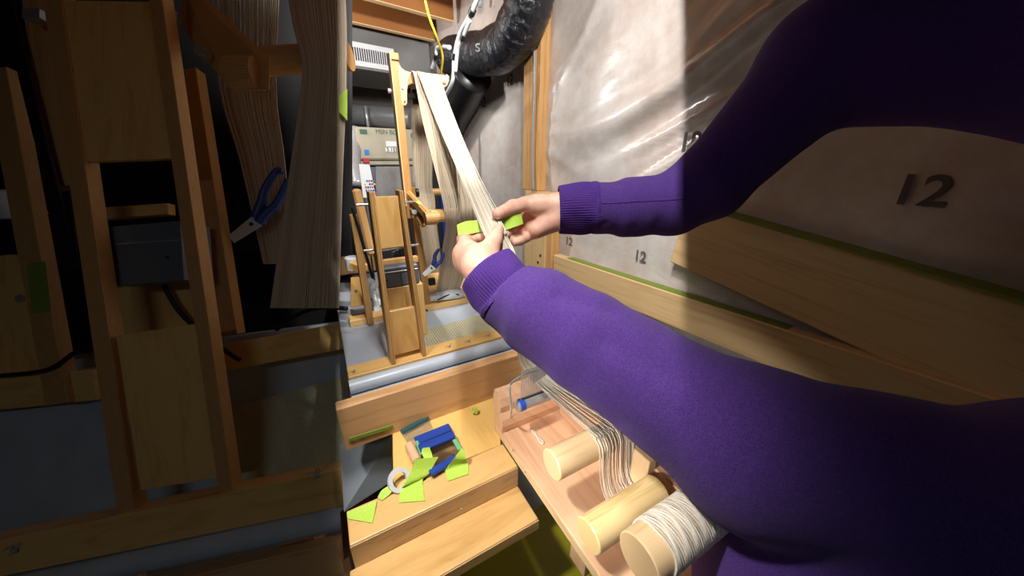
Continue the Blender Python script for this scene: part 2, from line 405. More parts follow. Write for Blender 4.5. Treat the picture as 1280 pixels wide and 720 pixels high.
b = BM(); box(b, onx(667, 168, .955)-Vector((.01, .015, .012)), onx(667, 168, .955)+Vector((.01, .015, .012)), .003); obj('staple_plate', b, 'knot_wood', wallr)
# thin stud, boxed post, rails
b = BM(); box(b, (.90, 1.42, 1.361), (.95, 1.515, 2.56), .003); t1 = struct('trim_1', b, 'pine')
b = BM(); box(b, (.905, 1.385, 1.361), (.955, 1.417, 2.56), .003); obj('stud_edge', b, 'pine', t1)
b = BM(); tube(b, smooth_path([(.895, 1.42, 2.5), (.895, 1.425, 2.1), (.895, 1.415, 1.8), (.895, 1.42, 1.55), (.895, 1.405, 1.36)]), .006, 8)
tag(obj('white_cable', b, 'pvc', None, smooth='all'), 'thin white cable running down the slim wall stud', 'cable')
p2 = None
for nm, y0, y1, x0, m in (('trim_2', 1.378, 1.49, .90, 'pine_light'), ('post_board', 1.297, 1.376, .897, 'pine_light'), ('post_board', 1.255, 1.295, .905, 'pine')):
    b = BM(); box(b, (x0, y0, .05), (.955, y1, 1.36), .003)
    if p2 is None: p2 = struct(nm, b, m)
    else: obj(nm, b, m, p2)
for (y, z) in ((1.43, 1.17), (1.33, 1.06), (1.35, 1.02)):
    b = BM(); tube(b, [(.8985 if y > 1.378 else .8955, y, z), (.93, y, z)], .008, 12); obj('knot', b, 'knot_wood', p2)
b = BM(); bar(b, (.915, 1.22, 1.0375), (.915, -1.25, 1.139), .106, .038, (0, 0, 1), .003); rail = struct('trim_3', b, 'pine_light')
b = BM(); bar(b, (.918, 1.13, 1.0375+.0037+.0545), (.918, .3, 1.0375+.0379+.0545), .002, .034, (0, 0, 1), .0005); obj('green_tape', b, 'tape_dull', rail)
sl0, sl1 = (onx(852, 292, .93), onx(1340, 474, .93))
b = BM(); bar(b, sl0, sl1, .180, .03, (0, 0, 1), .003); rail2 = struct('trim_4', b, 'pine_light')
nrm = (sl1-sl0).normalized().cross(Vector((1, 0, 0)))*-1
nrm = nrm if nrm.z > 0 else -nrm
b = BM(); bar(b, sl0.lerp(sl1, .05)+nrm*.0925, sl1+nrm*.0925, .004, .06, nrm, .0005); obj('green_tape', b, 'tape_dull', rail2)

# ================================================================== BACK OF THE ROOM
fo = ony(480, 182, 2.75)
def JB(bm, c, hx, hy, hz, bev=.004): obox(bm, c, (JD, JN, Vector((0, 0, 1))), (hx, hy, hz), bev)
# furnace cabinet
f0 = ony(447, 160, 2.7); f1 = ony(522, 197, 2.7)
fc = (f0+f1)/2; hw = (f1-f0).length/2*.9; hz = (f0.z-f1.z)/2
def fpt(u, v, d=0):                                   # point on the front of the furnace
    d_ = ray(u, v); n = JN; p0 = fc; t = (p0-CAM).dot(n)/d_.dot(n); return CAM + d_*t - n*d
fz0, fz1 = fpt(480, 160).z, fpt(480, 200).z
xL, xR = fpt(447, 180), fpt(522, 180)
fur = thing('furnace', 'beige furnace cabinet with green lettering and stickers behind the loom post', 'furnace', (fc.x, fc.y, 0))
mid = (xL+xR)/2; mid = Vector((mid.x, mid.y, 0)); half = (xR-xL).length/2
b = BM(); JB(b, mid+JN*.28+Vector((0, 0, (fz0+fz1)/2)), half, .28, (fz0-fz1)/2, .012); obj('casing', b, 'furnace', fur)
zb = fpt(480, 206).z
b = BM(); JB(b, mid+JN*.28+Vector((0, 0, (fz1+zb)/2-.004)), half*.985, .27, (fz1-zb)/2-.002, .006); obj('lower_door', b, 'furnace', fur)
b = BM(); JB(b, mid+JN*.32+Vector((0, 0, zb/2)), half*.95, .27, zb/2-.01, .006); obj('lower_casing', b, 'box_grey', fur)
def flabel(nm, u0, v0, u1, v1, m, d=.004):
    b = BM(); a, c = fpt(u0, v0), fpt(u1, v1); JB(b, (a+c)/2-JN*d, abs((c-a).dot(JD))/2, .003, abs(a.z-c.z)/2, .001); return obj(nm, b, m, fur)
flabel('green_mark', 449, 161.5, 459, 167.5, 'furnace_green'); flabel('energy_sticker', 455, 187, 461.5, 193.5, 'label_blue')
flabel('sticker', 482, 176.5, 495.5, 183.5, 'label_white'); flabel('sticker', 481.5, 184.5, 497, 190.5, 'label_white'); flabel('red_sticker', 453, 198, 462, 203.5, 'label_red')
flabel('green_mark', 513, 167, 517, 172, 'furnace_green'); flabel('lower_label', 491, 210, 501, 215, 'label_white', -.03)
lettering('lettering', 'MSN BON', fpt(486, 165.5, .004), JD, (0, 0, 1), .042, 'furnace_green', fur)
lettering('lettering', '3.1EE', fpt(490, 187.6, .009), JD, (0, 0, 1), .04, 'ink', fur)
# sheet-metal plenum hung under the joists, with a white grille
pl = thing('supply_duct', 'galvanised box duct with white grille hung under the joists', 'duct', (fc.x, fc.y+.2, 1.9))
pY = 2.78
def ppt(u, v, d=0):
    p0 = Vector((0, pY, 0)); d_ = ray(u, v); t = (p0-CAM).dot(JN)/d_.dot(JN); return CAM + d_*t - JN*d
a, c = ppt(380, 40), ppt(537, 60)
zt, zbm = 2.315, ppt(462, 88).z
m_ = (a+c)/2; m_.z = (zt+zbm)/2
b = BM(); JB(b, m_+JN*.32, (c-a).length/2*.99, .32, (zt-zbm)/2, .004); obj('box', b, 'duct_metal', pl)
g0, g1 = ppt(428, 50), ppt(491.5, 62); gz0, gz1 = ppt(465, 56.5).z, ppt(465, 85.5).z
gm = (g0+g1)/2; gm.z = (gz0+gz1)/2; gw = (g1-g0).dot(JD)/2
gfr = BM(); gh = (gz0-gz1)/2
for sx in (-1, 1):
    JB(gfr, gm+JD*(sx*(gw-.012))-JN*.006, .012, .006, gh, .002); JB(gfr, gm+Vector((0, 0, sx*(gh-.016)))-JN*.006, gw, .0055, .016, .002)
obj('grille_frame', gfr, 'white_paint', pl)
b = BM(); JB(b, gm-JN*.001, gw-.02, .001, gh-.03, 0); obj('grille_back', b, 'grille_dark', pl)
ns = 19; sl = None
for i in range(ns):
    p = gm+JD*((-1+2*(i+.5)/ns)*(gw-.024))-JN*.008
    if sl is None:
        b = BM(); JB(b, Vector((0, 0, 0)), .0024, .006, gh-.03, .0006); sl = obj('slat', b, 'white_paint', pl); sl.parent = None; base_me = sl.data; bpy.data.objects.remove(sl); sl = 1
    o = put('slat', base_me, None, pl); o.matrix_parent_inverse = Matrix.Translation(-Vector(pl.location)); o.location = p
# horizontal round duct below
b = BM(); q0, q1 = pt(400, 140, 2.9), pt(516, 149, 2.75)
rod(b, q0+(q0-q1)*.2, q1, .085, 28); rd = obj('round_duct', b, 'duct_metal', None, smooth=True)
tag(rd, 'round galvanised pipe lying above the beige furnace cabinet', 'duct')
b = BM(); q = pt(459, 150, 2.72); tube(b, [q+Vector((0, 0, .10)), q+Vector((0, 0, .02)), q-Vector((0, 0, .08))], .012, 10); obj('strap', b, 'steel', rd, smooth='all')
b = BM(); tube(b, smooth_path([pt(442, 160, 2.3), pt(444, 180, 2.3), pt(443, 205, 2.25), pt(448, 232, 2.2)]), [.04]*19, 14)
tag(obj('flexible_pipe', b, 'zinc', None, smooth='all'), 'crinkled silver pipe dropping beside the furnace cabinet', 'pipe')
# black sheet added behind the loom stands in for shade in the far corner
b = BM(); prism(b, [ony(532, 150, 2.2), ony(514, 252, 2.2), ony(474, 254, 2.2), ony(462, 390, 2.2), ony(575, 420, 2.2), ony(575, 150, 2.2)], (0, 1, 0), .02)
tag(obj('shade_sheet', b, 'dark_void'), 'black sheet standing for shade in the corner behind the yarn', 'backdrop')
plain('tarp', srgb(128, 126, 126), .5, 0, .35, 9, .5, 20)
b = BM(); prism(b, [ony(470, 208, 2.45), ony(525, 208, 2.45), ony(525, 330, 2.45), ony(470, 330, 2.45)], (0, 1, 0), .02)
tag(obj('tarpaulin', b, 'tarp'), 'grey crumpled tarpaulin hanging under the furnace', 'tarpaulin')
# colour chart
ch = thing('colour_chart', 'white yarn colour chart with rows of coloured squares', 'chart', onz(457, 225, 1.2))
CY = 1.35
cp = lambda u, v, d=0: ony(u, v, CY-d)
b = BM(); prism(b, [cp(448.5, 205), cp(462, 206), cp(470, 247), cp(454, 247)], (0, 1, 0), .003); obj('sheet', b, 'label_white', ch)
cl = ['label_red', 'chart_navy', 'label_blue', 'chart_yellow', 'label_red', 'chart_navy']
for r in range(6):
    for c in range(5):
        if (r, c) in ((0, 0), (1, 1), (2, 4), (4, 0)): continue
        u = 455 + c*2.9 + r*.75 - .4; v = 225 + r*4
        b = BM(); prism(b, [cp(u, v, .001), cp(u+2.1, v, .001), cp(u+2.4, v+2.2, .001), cp(u+.3, v+2.2, .001)], (0, 1, 0), -.0012); obj('swatch', b, cl[(r*3+c*2+(r*c)) % 6] if (r+c) % 3 else 'chart_navy', ch)
# black flexible duct with cords and white pipes
def nearwall(u, v, x=.83): return onx(u, v, x)
db = BM(); dp = smooth_path([nearwall(672, -70), nearwall(664, -20), nearwall(655, 22), nearwall(636, 54), nearwall(608, 67, .82), nearwall(582, 68, .82), nearwall(562, 72, .80)], 16)
tube(db, dp, [.094*(1+.025*math.sin(i*1.9)+.03*math.sin(i*.37)) for i in range(len(dp))], 32)
fd = tag(obj('flexible_duct', db, 'foil_duct', None, smooth='all'), 'black foil wrapped flexible duct bending along the ceiling corner', 'duct')
db = BM(); dp = smooth_path([nearwall(592, 92, .84), nearwall(578, 120, .84), nearwall(564, 150, .84), nearwall(552, 190, .84), nearwall(548, 260, .84)], 8); tube(db, dp, [.105]*len(dp), 18)
tag(obj('dark_filler', db, 'black_plastic', None, smooth='all'), 'thick black filler added for the dark zone behind the yarn', 'pipe')  # pipe shape added only to fill the dark zone behind the yarn
lettering('lettering', 'S', nearwall(597, 60, .70), RT, UP+RT*.4, .05, 'pvc', fd)
W_ = lambda u, v, x=.60: onx(u, v, x)
for nm, path, r, lab in (('water_pipe', [W_(606, -25), W_(590, 15), W_(575, 42), W_(568, 70), W_(566, 100), W_(557, 119)], .0085, 'long pale plastic pipe curving down from the joists beside black duct'),
                         ('water_pipe', [W_(588, 24), W_(579, 46), W_(572, 64), W_(569.5, 90)], .0075, 'shorter pale plastic pipe strapped alongside the long one'),
                         ('elbow_pipe', [W_(562, 59.5, .55), W_(554, 59, .55), W_(547, 60, .55), W_(545, 70, .55), W_(540, 86, .55)], .0085, 'white plastic pipe with an elbow beside the yellow cable')):
    b = BM(); tube(b, smooth_path(path, 6), r, 10); o = tag(obj(nm, b, 'pvc', None, smooth='all'), lab, 'pipe')
    for f in (1, 3):
        if f < len(path)-1:
            d = (path[f+1]-path[f-1]).normalized()*.012; b = BM(); tube(b, [path[f]-d, path[f]+d], r*1.5, 12); obj('pipe_tie', b, 'black_plastic', o)
for (u, v, r, lab) in ((622, 12, .022, 'white round cap hanging lowest beneath the joists'), (600, 4, .018, 'white pipe cap between pipes under the joists')):
    b = BM(); q = pt(u, v, 1.75); tube(b, [q+Vector((0, 0, r)), q+Vector((0, 0, r*.6)), q, q-Vector((0, 0, r*.9))], [r*.5, r, r, r*.6], 14); o = obj('pipe_cap', b, 'pvc', None, smooth='all'); tag(o, lab, 'cap')
    b = BM(); tube(b, [q+Vector((0, 0, r)), q+Vector((0, 0, .3))], .006, 8); obj('wire', b, 'label_red', o)
b = BM(); tube(b, smooth_path([W_(528, -15, .40), W_(536, 20, .40), W_(546, 47, .40), W_(553, 68, .40), W_(552, 86, .40), W_(550, 99, .40)]), .0036, 8)
tag(obj('hanging_cable', b, 'yellow_cable', None, smooth='all'), 'yellow cable hanging from the joists above the yarn', 'cable')
b = BM(); q = pt(570, 147, 2.2); tube(b, [q-Vector((0, 0, .06)), q+Vector((0, 0, .04))], .03, 14)
tag(obj('white_bottle', b, 'pvc', None, smooth=True), 'white capped tube in the dark corner behind the yarn', 'tube')

# ================================================================== LOOM (behind)
LZ = 1.12
loom = thing('warping_loom', 'plywood loom frame with panels and a tall yarn post', 'loom', (.15, .7, LZ))
def part(nm, m, lo, hi, bev=.0012, parent=None): b = BM(); box(b, lo, hi, bev); return obj(nm, b, m, parent or loom)
part('front_rail', 'ply_face', (-.012, .587, LZ), (.30, .626, LZ+.0135))
part('rear_rail', 'ply_face', (.010, .826, LZ), (.34, .866, LZ+.016))
# two uprights with panels between
def quadpost(nm, m, bot, top, wx, dy): b = BM(); bar(b, bot, top, wx, dy, (1, 0, 0)); return obj(nm, b, m, loom)
quadpost('upright', 'ply_edge', (.068, .606, LZ+.0135), (.0735, .612, 1.452), .0085, .036)
quadpost('upright', 'ply_edge', (.1275, .606, LZ+.0135), (.1195, .612, 1.452), .0075, .036)
b = BM(); box(b, (.0765, .604, 1.356), (.1155, .612, 1.443), .0008); obj('panel', b, 'ply_face', loom)
b = BM(); box(b, (.0735, .602, 1.145), (.1225, .610, 1.238), .0008); obj('panel', b, 'ply_face', loom)
for z in (1.43, 1.352):
    b = BM(); rod(b, (.05, .622, z), (.145, .622, z), .0022, 12); obj('cross_rod', b, 'steel', loom, smooth=True)
# left upright in front of the rear rail, with belt lever
quadpost('upright', 'ply_edge', ony(463, 404, .825), ony(441.5, 268, .825), .0155, .022)
b = BM(); bar(b, ony(464, 318, .76), ony(445, 236, .76), .0165, .02, (1, 0, 0), .004); obj('lever', b, 'pine', loom)
b = BM(); bar(b, ony(440, 258, .735), ony(466, 348, .735), .0055, .008, (1, 0, 0)); obj('belt', b, 'black_cable', loom)
b = BM(); bar(b, pt(461, 300, .76), pt(468, 350, .79), .003, .006, (1, 0, 0)); obj('belt', b, 'black_cable', loom)
b = BM(); prism(b, [pt(438, 347, .84), pt(446, 346, .84), pt(455, 350, .84), pt(456, 382, .83), pt(438, 384, .83)], FW, .012, .0015); sp = obj('side_plate', b, 'ply_face', loom)
b = BM(); q = pt(446, 364, .838); rod(b, q, q-FW*.004, .004, 16); obj('screw', b, 'steel', sp, smooth=True)
b = BM(); bar(b, pt(453, 350, .800), pt(455, 368, .800), .0095, .001, (1, 0, 0), 0); obj('tape_mark', b, 'tape_dull', loom)
b = BM(); bar(b, pt(440, 330, .86), pt(456, 336, .86), .018, .03, (0, 0, 1)); obj('spacer', b, 'ply_face', loom)
# tall castle post
quadpost('castle_post', 'ply_edge_fine', (.205, .846, LZ+.016), (.1905, .838, 1.44), .0165, .02)
b = BM(); bar(b, (.1795, .828, 1.37), (.1805, .826, 1.702), .0175, .022, (1, 0, 0)); cpst = obj('castle_post', b, 'ply_edge_fine', loom)
b = BM(); bar(b, (.170, .820, 1.40), (.1705, .818, 1.70), .0025, .024, (1, 0, 0), .0005); obj('post_edge', b, 'maple_light', cpst)
b = BM(); bar(b, (.168, .814, 1.689), (.190, .814, 1.689), .0012, .003, (0, 0, 1), 0); obj('post_slot', b, 'knot_wood', cpst)
b = BM(); q = ony(488.5, 114, .815); tube(b, [q, q+Vector((-.006, 0, 0))], .005, 12); obj('bolt', b, 'steel', cpst)
# head bracket: plate with two horns
Hh = lambda u, v: ony(u, v, .815)
out = [(497, 80), (499.5, 80.5), (502, 85), (507, 88.5), (512, 90), (516, 90.5), (540, 93), (547, 96.5), (553, 96.5), (557, 95), (558.5, 92.5), (561, 95), (561.5, 101), (559, 107), (554, 110.5), (548, 109.5), (542, 105), (520, 104), (514, 104.5), (510, 107), (509, 113), (509, 129), (507, 132), (503.5, 132), (502, 128), (499, 105)]
b = BM(); prism(b, [Hh(*q) for q in out], (0, 1, 0), .014, .0012); hb = obj('head_bracket', b, 'maple_light', loom)
for (u, v, r) in ((503.8, 109.8, .0034), (505.8, 127, .0016)):
    b = BM(); q = Hh(u, v); rod(b, q, q-Vector((0, .002, 0)), r, 16); obj('screw', b, 'zinc' if r > .002 else 'ink', hb, smooth=True)
b = BM(); tube(b, [ony(514, 96, .82), ony(556, 101, .82)], .0105, 20); obj('head_roller', b, 'maple_light', loom, smooth=True)
b = BM(); q0 = ony(509, 119, .84); box(b, q0+Vector((0, 0, -.005)), q0+Vector((.03, .02, .006)), .001); obj('clamp', b, 'black_plastic', loom)
b = BM(); q0 = ony(516, 111, .85); box(b, q0+Vector((0, 0, -.03)), q0+Vector((.013, .012, 0)), .001); obj('clamp', b, 'black_plastic', loom)
# arm and bars the yarn runs over
a0, a1 = Vector((.181, .822, 1.424)), Vector((.197, .722, 1.385))
b = BM(); bar(b, a0, a1, .013, .022, (1, 0, 0), .004); arm = obj('arm', b, 'ply_edge', loom)
b = BM(); bar(b, a0+Vector((.003, -.02, -.018)), a1+Vector((-.004, .03, -.016)), .006, .008, (1, 0, 0), .001); obj('arm_slot', b, 'knot_wood', arm)
b = BM(); bar(b, a0+Vector((.0, -.012, -.030)), a1+Vector((-.002, .04, -.026)), .010, .008, (1, 0, 0), .001); obj('arm_strut', b, 'ply_edge', arm)
b = BM(); q = pt(519.5, 266, .76); tube(b, [q, q-FW*.01], .0055, 14); obj('bolt', b, 'steel', arm, smooth=True)
b = BM(); bar(b, a1.lerp(a0, .45)+Vector((-.003, 0, .0114)), a1.lerp(a0, .32)+Vector((-.003, 0, .0114)), .008, .0008, (1, 0, 0), 0); obj('tape_mark', b, 'tape', arm)
b = BM(); tube(b, [(.186, .716, 1.383), (.212, .716, 1.383)], .0138, 20); obj('arm_end', b, 'ply_edge', arm, smooth=True)
b = BM(); rod(b, (.21, .716, 1.384), (.33, .716, 1.384), .0105, 24, .001); obj('breast_bar', b, 'ply_edge', loom, smooth=True)
b = BM(); bar(b, (.205, .74, 1.392), (.33, .74, 1.392), .03, .008, (0, 1, 0), .001); obj('breast_plate', b, 'ply_face', loom)
b = BM(); rod(b, ony(521, 240.5, .95), ony(548, 240.5, .95)+Vector((.06, 0, 0)), .0095, 20, .001); obj('rear_bar', b, 'ply_edge', loom, smooth=True)
b = BM(); q = ony(520, 241, .945); rod(b, q-Vector((.003, 0, 0)), q+Vector((.006, 0, 0)), .0135, 20, .001); obj('bar_collar', b, 'black_plastic', loom, smooth=True)
for z in (1.395,):
    b = BM(); rod(b, (.13, .845, z), (.185, .845, z), .0025, 10); obj('cross_rod', b, 'steel', loom, smooth=True)
# wing screws on the front rail
def wing(loc, parent, sc_=1.0, up=Vector((0, 0, 1)), xd=Vector((1, 0, 0)), m='zinc'):
    yd = up.cross(xd)
    L = lambda x, y, z: Vector(loc)+(xd*x+yd*y+up*z)*sc_
    b = BM(); tube(b, smooth_path([L(-.018, 0, .004), L(-.008, .001, .008), L(0, 0, .004), L(.006, .006, .009), L(.008, 0, .013), L(.002, -.004, .014), L(0, 0, .002), L(.003, -.008, .001)]), .0011*sc_, 6)
    rod(b, L(0, 0, -.0005), L(0, 0, .004), .004*sc_, 12)
    return obj('wing_screw', b, m, parent, smooth='all')
for (u, v) in ((442, 466), (562, 434), (586, 427.5), (611, 420.5)): wing(onz(u, v, LZ+.0135), loom, .55)
# floor of the loom: plastic sheet, newspaper; low things on it
b = BM(); box(b, (-.012, .527, LZ-.012), (.5, 1.25, LZ-.0005), .001); tag(obj('loom_table', b, 'grey_sheet'), 'grey plastic covered table top carrying the plywood loom', 'table')
b = BM(); prism(b, [onz(u, v, LZ) for (u, v) in ((536, 443), (634, 416), (600, 394), (529, 413))], (0, 0, 1), .0008)
tag(obj('newspaper', b, 'news'), 'yellowed newspaper sheet lying between the two loom rails', 'newspaper')
b = BM(); tube(b, [(-.012, .557, LZ+.012), (.335, .557, LZ+.012)], .0125, 20); tag(obj('grey_pipe', b, 'grey_sheet', None, smooth=True), 'grey plastic tube lying along the front rail of loom', 'tube')
def blob(nm, m, pts, h, lab, cat, seed=1, z=LZ):
    bm = BM(); n = 26; c = sum((Vector(p) for p in pts), Vector())/len(pts); r = random.Random(seed)
    P = smooth_path(list(pts)+[pts[0]], 8)[:-1]; rings = []
    for k, (s, hh) in enumerate(((1, 0), (1.02, .25), (.9, .6), (.6, .92), (.25, 1.0))):
        rings.append([bm.verts.new(c.lerp(p, s)+Vector((0, 0, h*hh*(1+r.uniform(-.25, .25))))) for p in P])
    for i in range(len(rings)-1):
        for j in range(len(P)): bm.faces.new((rings[i][j], rings[i][(j+1) % len(P)], rings[i+1][(j+1) % len(P)], rings[i+1][j]))
    bm.faces.new(rings[-1]); bm.faces.new(rings[0][::-1]); return tag(obj(nm, bm, m, None, smooth='all'), lab, cat)
blob('plastic_bag', 'clear_bag', [onz(u, v, LZ+.02) for (u, v) in ((534, 378), (577, 372), (576, 364), (552, 366), (537, 371))], .02, 'crumpled clear plastic bag on the rear rail by black cable', 'bag', 2)
blob('white_wrap', 'clear_bag', [onz(u, v, LZ) for (u, v) in ((462, 358), (476, 356), (478, 392), (466, 394))], .03, 'crumpled white plastic wrap beside left upright of loom', 'bag', 4)
pb = thing('power_supply', 'grey metal supply box between the plywood uprights', 'box', (.13, .80, 1.14))
b = BM(); x0, x1 = ony(478, 340, .70), ony(516, 335, .70)
zt_, zb_ = ony(497, 333, .70).z, ony(497, 359, .70).z
box(b, (x0.x, .70, zb_), (x1.x+.012, .728, zt_), .003); obj('casing', b, 'box_grey', pb)
b = BM(); box(b, (x0.x+.002, .698, zt_-.011), (x1.x+.010, .70, zt_-.0095), .0005); obj('lid_seam', b, 'steel', pb)
b = BM(); box(b, ((x0.x+x1.x)/2-.0005+.005, .698, zb_), ((x0.x+x1.x)/2+.0005+.005, .70, zt_-.011), .0002); obj('lid_seam', b, 'dark_metal', pb)
for x in (x0.x+.007, x1.x-.002):
    b = BM(); rod(b, (x, .70, (zt_+zb_)/2-.004), (x, .6985, (zt_+zb_)/2-.004), .0016, 10); obj('screw', b, 'ink', pb)
b = BM(); box(b, (x0.x-.008, .70, LZ), (x1.x+.018, .74, zb_), .002); tag(obj('ply_block', b, 'ply_face'), 'plywood block carrying the grey supply box', 'block')
b = BM(); box(b, (x0.x-.005, .730, zt_-.006), (x1.x+.02, .742, zt_+.008), .001); tag(obj('wood_batten', b, 'pine'), 'thin wooden batten on top of the grey supply box', 'batten')
b = BM(); box(b, ony(477, 328, .80), ony(490, 311, .80)+Vector((0, .03, 0)), .003); tag(obj('black_box', b, 'dark_metal'), 'small black box behind the opening between two panels', 'box')
def crates(nm, P, lab):
    t = thing(nm, lab, 'basket', P[0])
    for i in range(4):
        b = BM(); tube(b, [P[0].lerp(P[1], i/3), P[3].lerp(P[2], (i+1)/4 if i < 3 else .9)], .0022, 6); obj('wire', b, 'black_plastic', t)
        b = BM(); tube(b, [P[0].lerp(P[1], (i+1)/4), P[0].lerp(P[3], 1-i/4)], .0022, 6); obj('wire', b, 'black_plastic', t)
    b = BM(); tube(b, P+[P[0]], .003, 6); obj('rim', b, 'black_plastic', t); return t
crates('wire_basket', [ony(487, 312, .86), ony(505, 309, .86), ony(506, 336, .86), ony(487, 331, .86)], 'black wire basket seen through the gap between the panels')
def cable(nm, pts, r, lab, m='black_cable'):
    b = BM(); tube(b, smooth_path(pts), r, 8); return tag(obj(nm, b, m, None, smooth='all'), lab, 'cable')
cable('cable', [onz(547, 375, 1.15), onz(557, 370, 1.152), onz(566, 367.5, 1.152), onz(574, 368.5, 1.15)], .0018, 'black cable looping over the clear plastic bag')
cable('cable', [pt(500, 358, .82), pt(505, 372, .80), pt(522, 384, .80), onz(534, 388, LZ+.017)], .002, 'black cable falling from supply box over the rear rail')
cable('cable', [pt(502, 358, .83), pt(512, 370, .82), pt(517, 376, .82)], .002, 'short black cable hanging straight behind the lower panel')
cable('cable', [onz(462, 376, LZ+.02), onz(468, 371, LZ+.022), onz(475, 369, LZ+.02)], .0018, 'black cable arching over the white wrap')
cable('cable', [onz(440, 394, LZ+.018), onz(456, 391, LZ+.018), onz(468, 386, LZ+.018), onz(477, 382, LZ+.02)], .0018, 'black cable lying along the left of the rear rail')
def make_scissors(nm, lab, tip, piv, hand, t_w, up):
    t = thing(nm, lab, 'scissors', piv); d = (Vector(tip)-Vector(piv)).normalized(); s = up-d*up.dot(d); s.normalize(); n = d.cross(s)
    b = BM(); P = Vector(piv); T = Vector(tip); w_ = t_w
    prism(b, [P+s*w_*.7-d*w_*.6, T+s*w_*.35, T-s*w_*.55, P-s*w_*.75-d*w_*.5], n, .003, .0004); obj('blades', b, 'white_paint', t)
    b = BM(); rod(b, P+d*w_*.8+n*.005, P+d*w_*.8-n*.002, w_*.2, 12); obj('pivot', b, 'dark_metal', t)
    H = Vector(hand); m_ = (P+H)/2; l = (H-P).length
    for k in (-1, 1):
        b = BM(); tube(b, smooth_path([P+s*k*w_*.3, P.lerp(H, .3)+s*k*w_*.55, P.lerp(H, .55)+s*k*w_*(.95), H+s*k*w_*.8, H-d*w_*.4+s*k*w_*.4]), [w_*.55*(1-.02*i) for i in range(25)], 10)
        obj('handle', b, 'blue_handle', t, smooth='all')
    return t
make_scissors('scissors', 'scissors with dark blue handles stuck behind the loom post', pt(529, 343.5, .80), pt(543, 332, .80), pt(551, 316, .80), .0105, Vector((.5, 0, .8)))
b = BM(); q = pt(540, 352, .9); box(b, q+Vector((-.008, 0, -.012)), q+Vector((.01, .012, .008)), .002); tag(obj('black_clip', b, 'black_plastic'), 'small black clip below the scissors', 'clip')
b = BM(); prism(b, [onz(533, 376, 1.13), onz(620, 360, 1.13), ony(600, 330, .95), ony(530, 340, .95)], (0, 1, 0), .01); tag(obj('rear_ply_panel', b, 'ply_face'), 'plywood panel behind the rear rail below the scissors', 'panel')
b = BM(); q = pt(530, 325, 1.0)
for i in range(5): tube(b, [q+Vector((0, 0, .012*i-.02)), q+Vector((0, 0, .012*i-.0095))], .022, 16)
tag(obj('yarn_spool', b, 'yarn_white', None, smooth=True), 'white yarn spool behind the post above the scissors', 'spool')
b = BM(); q = pt(440, 325, .98); rod(b, q-Vector((0, 0, .03)), q+Vector((0, 0, .01)), .02, 20, .003); tag(obj('white_roll', b, 'white_paint', None, smooth=True), 'white roll standing left of the plywood side plate', 'roll')
b = BM(); box(b, pt(425, 345, 1.08), pt(470, 325, 1.08)+Vector((0, .1, 0)), .003); tag(obj('cardboard_box', b, 'cardboard'), 'cardboard box behind the left loom uprights', 'box')
b = BM(); q = pt(556, 280, 1.15); rod(b, Vector((q.x, q.y, LZ)), q+Vector((0, 0, .12)), .012, 14); tag(obj('blue_post', b, 'blue_handle', None, smooth=True), 'blue post glimpsed between two yarn sheets', 'post')

# yarn: rear sheets
warp = thing('warp_sheet', 'cream warp sheet falling over the wooden bar behind the hands', 'yarn', (.27, .75, LZ))
tl, tr = ony(514.5, 91, .803), ony(549, 99, .803)
strands('strands', [ony(514, 96, .83), tl+Vector((0, 0, .003)), tl+Vector((.002, -.013, -.012)), ony(528, 150, .775), ony(541, 200, .745), ony(553, 249, .712), Vector((.2262, .703, 1.389)), ony(557, 285, .722), ony(551, 325, .78), ony(545, 368, .86)],
        [ony(547, 99, .83), ony(547.5, 96, .803), ony(550, 103, .79), ony(563, 150, .775), ony(582, 200, .745), ony(600, 245, .712), Vector((.307, .703, 1.389)), ony(600, 290, .722), ony(588, 325, .78), ony(573, 366, .86)],
        78, .00062, 'yarn_cream', warp, .0004, 6, 5, 3)
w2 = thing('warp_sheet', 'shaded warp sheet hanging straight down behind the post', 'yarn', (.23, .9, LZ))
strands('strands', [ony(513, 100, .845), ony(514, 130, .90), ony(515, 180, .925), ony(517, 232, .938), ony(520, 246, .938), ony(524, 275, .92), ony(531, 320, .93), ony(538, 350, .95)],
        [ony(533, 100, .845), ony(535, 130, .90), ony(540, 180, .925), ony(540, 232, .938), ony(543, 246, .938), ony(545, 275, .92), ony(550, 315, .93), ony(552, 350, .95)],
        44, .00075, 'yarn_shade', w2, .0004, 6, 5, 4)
# working warp held by the hands: head -> hands -> comb -> rollers
R1, R2, R3 = (.243, 1.154, .019), (.173, 1.121, .019), (.113, 1.172, .0223)
w3 = thing('warp_yarn', 'pale warp yarn stretched from loom head through hands to rollers', 'yarn', (.27, .25, 1.1))
xa0, xa1 = ony(744, 556, R1[0]-.01).x, ony(800, 556, R1[0]-.01).x
def arc(c, a0, a1, n, x, k=1.04): return [Vector((x, c[0]+c[2]*k*math.cos(math.radians(a0+(a1-a0)*i/n)), c[1]+c[2]*k*math.sin(math.radians(a0+(a1-a0)*i/n)))) for i in range(n+1)]
def drop(x): return [Vector((x, .221, 1.135)), Vector((x, .217, 1.115)), Vector((x, .206, 1.099)), Vector((x, .18, 1.0975)), Vector((x, .15, 1.103))]
L3 = [ony(521, 97, .82), ony(521, 89, .796), ony(526, 101, .778)]+[ony(545, 150, .755), pt(573, 215, .64), pt(600, 282, .505), pt(612, 305, .475), pt(630, 345, .475), pt(645, 420, .52), pt(655, 463, .562)] + arc(R1, 78, 182, 5, xa0) + drop(xa0)
R3_ = [ony(550, 101, .82), ony(549.5, 95.5, .796), ony(552, 103, .778)]+[ony(568, 150, .755), pt(598, 222, .64), pt(629, 282, .50), pt(634, 297, .49), pt(647, 330, .478), pt(662, 425, .52), pt(682, 461, .55)] + arc(R1, 78, 182, 5, xa1) + drop(xa1)
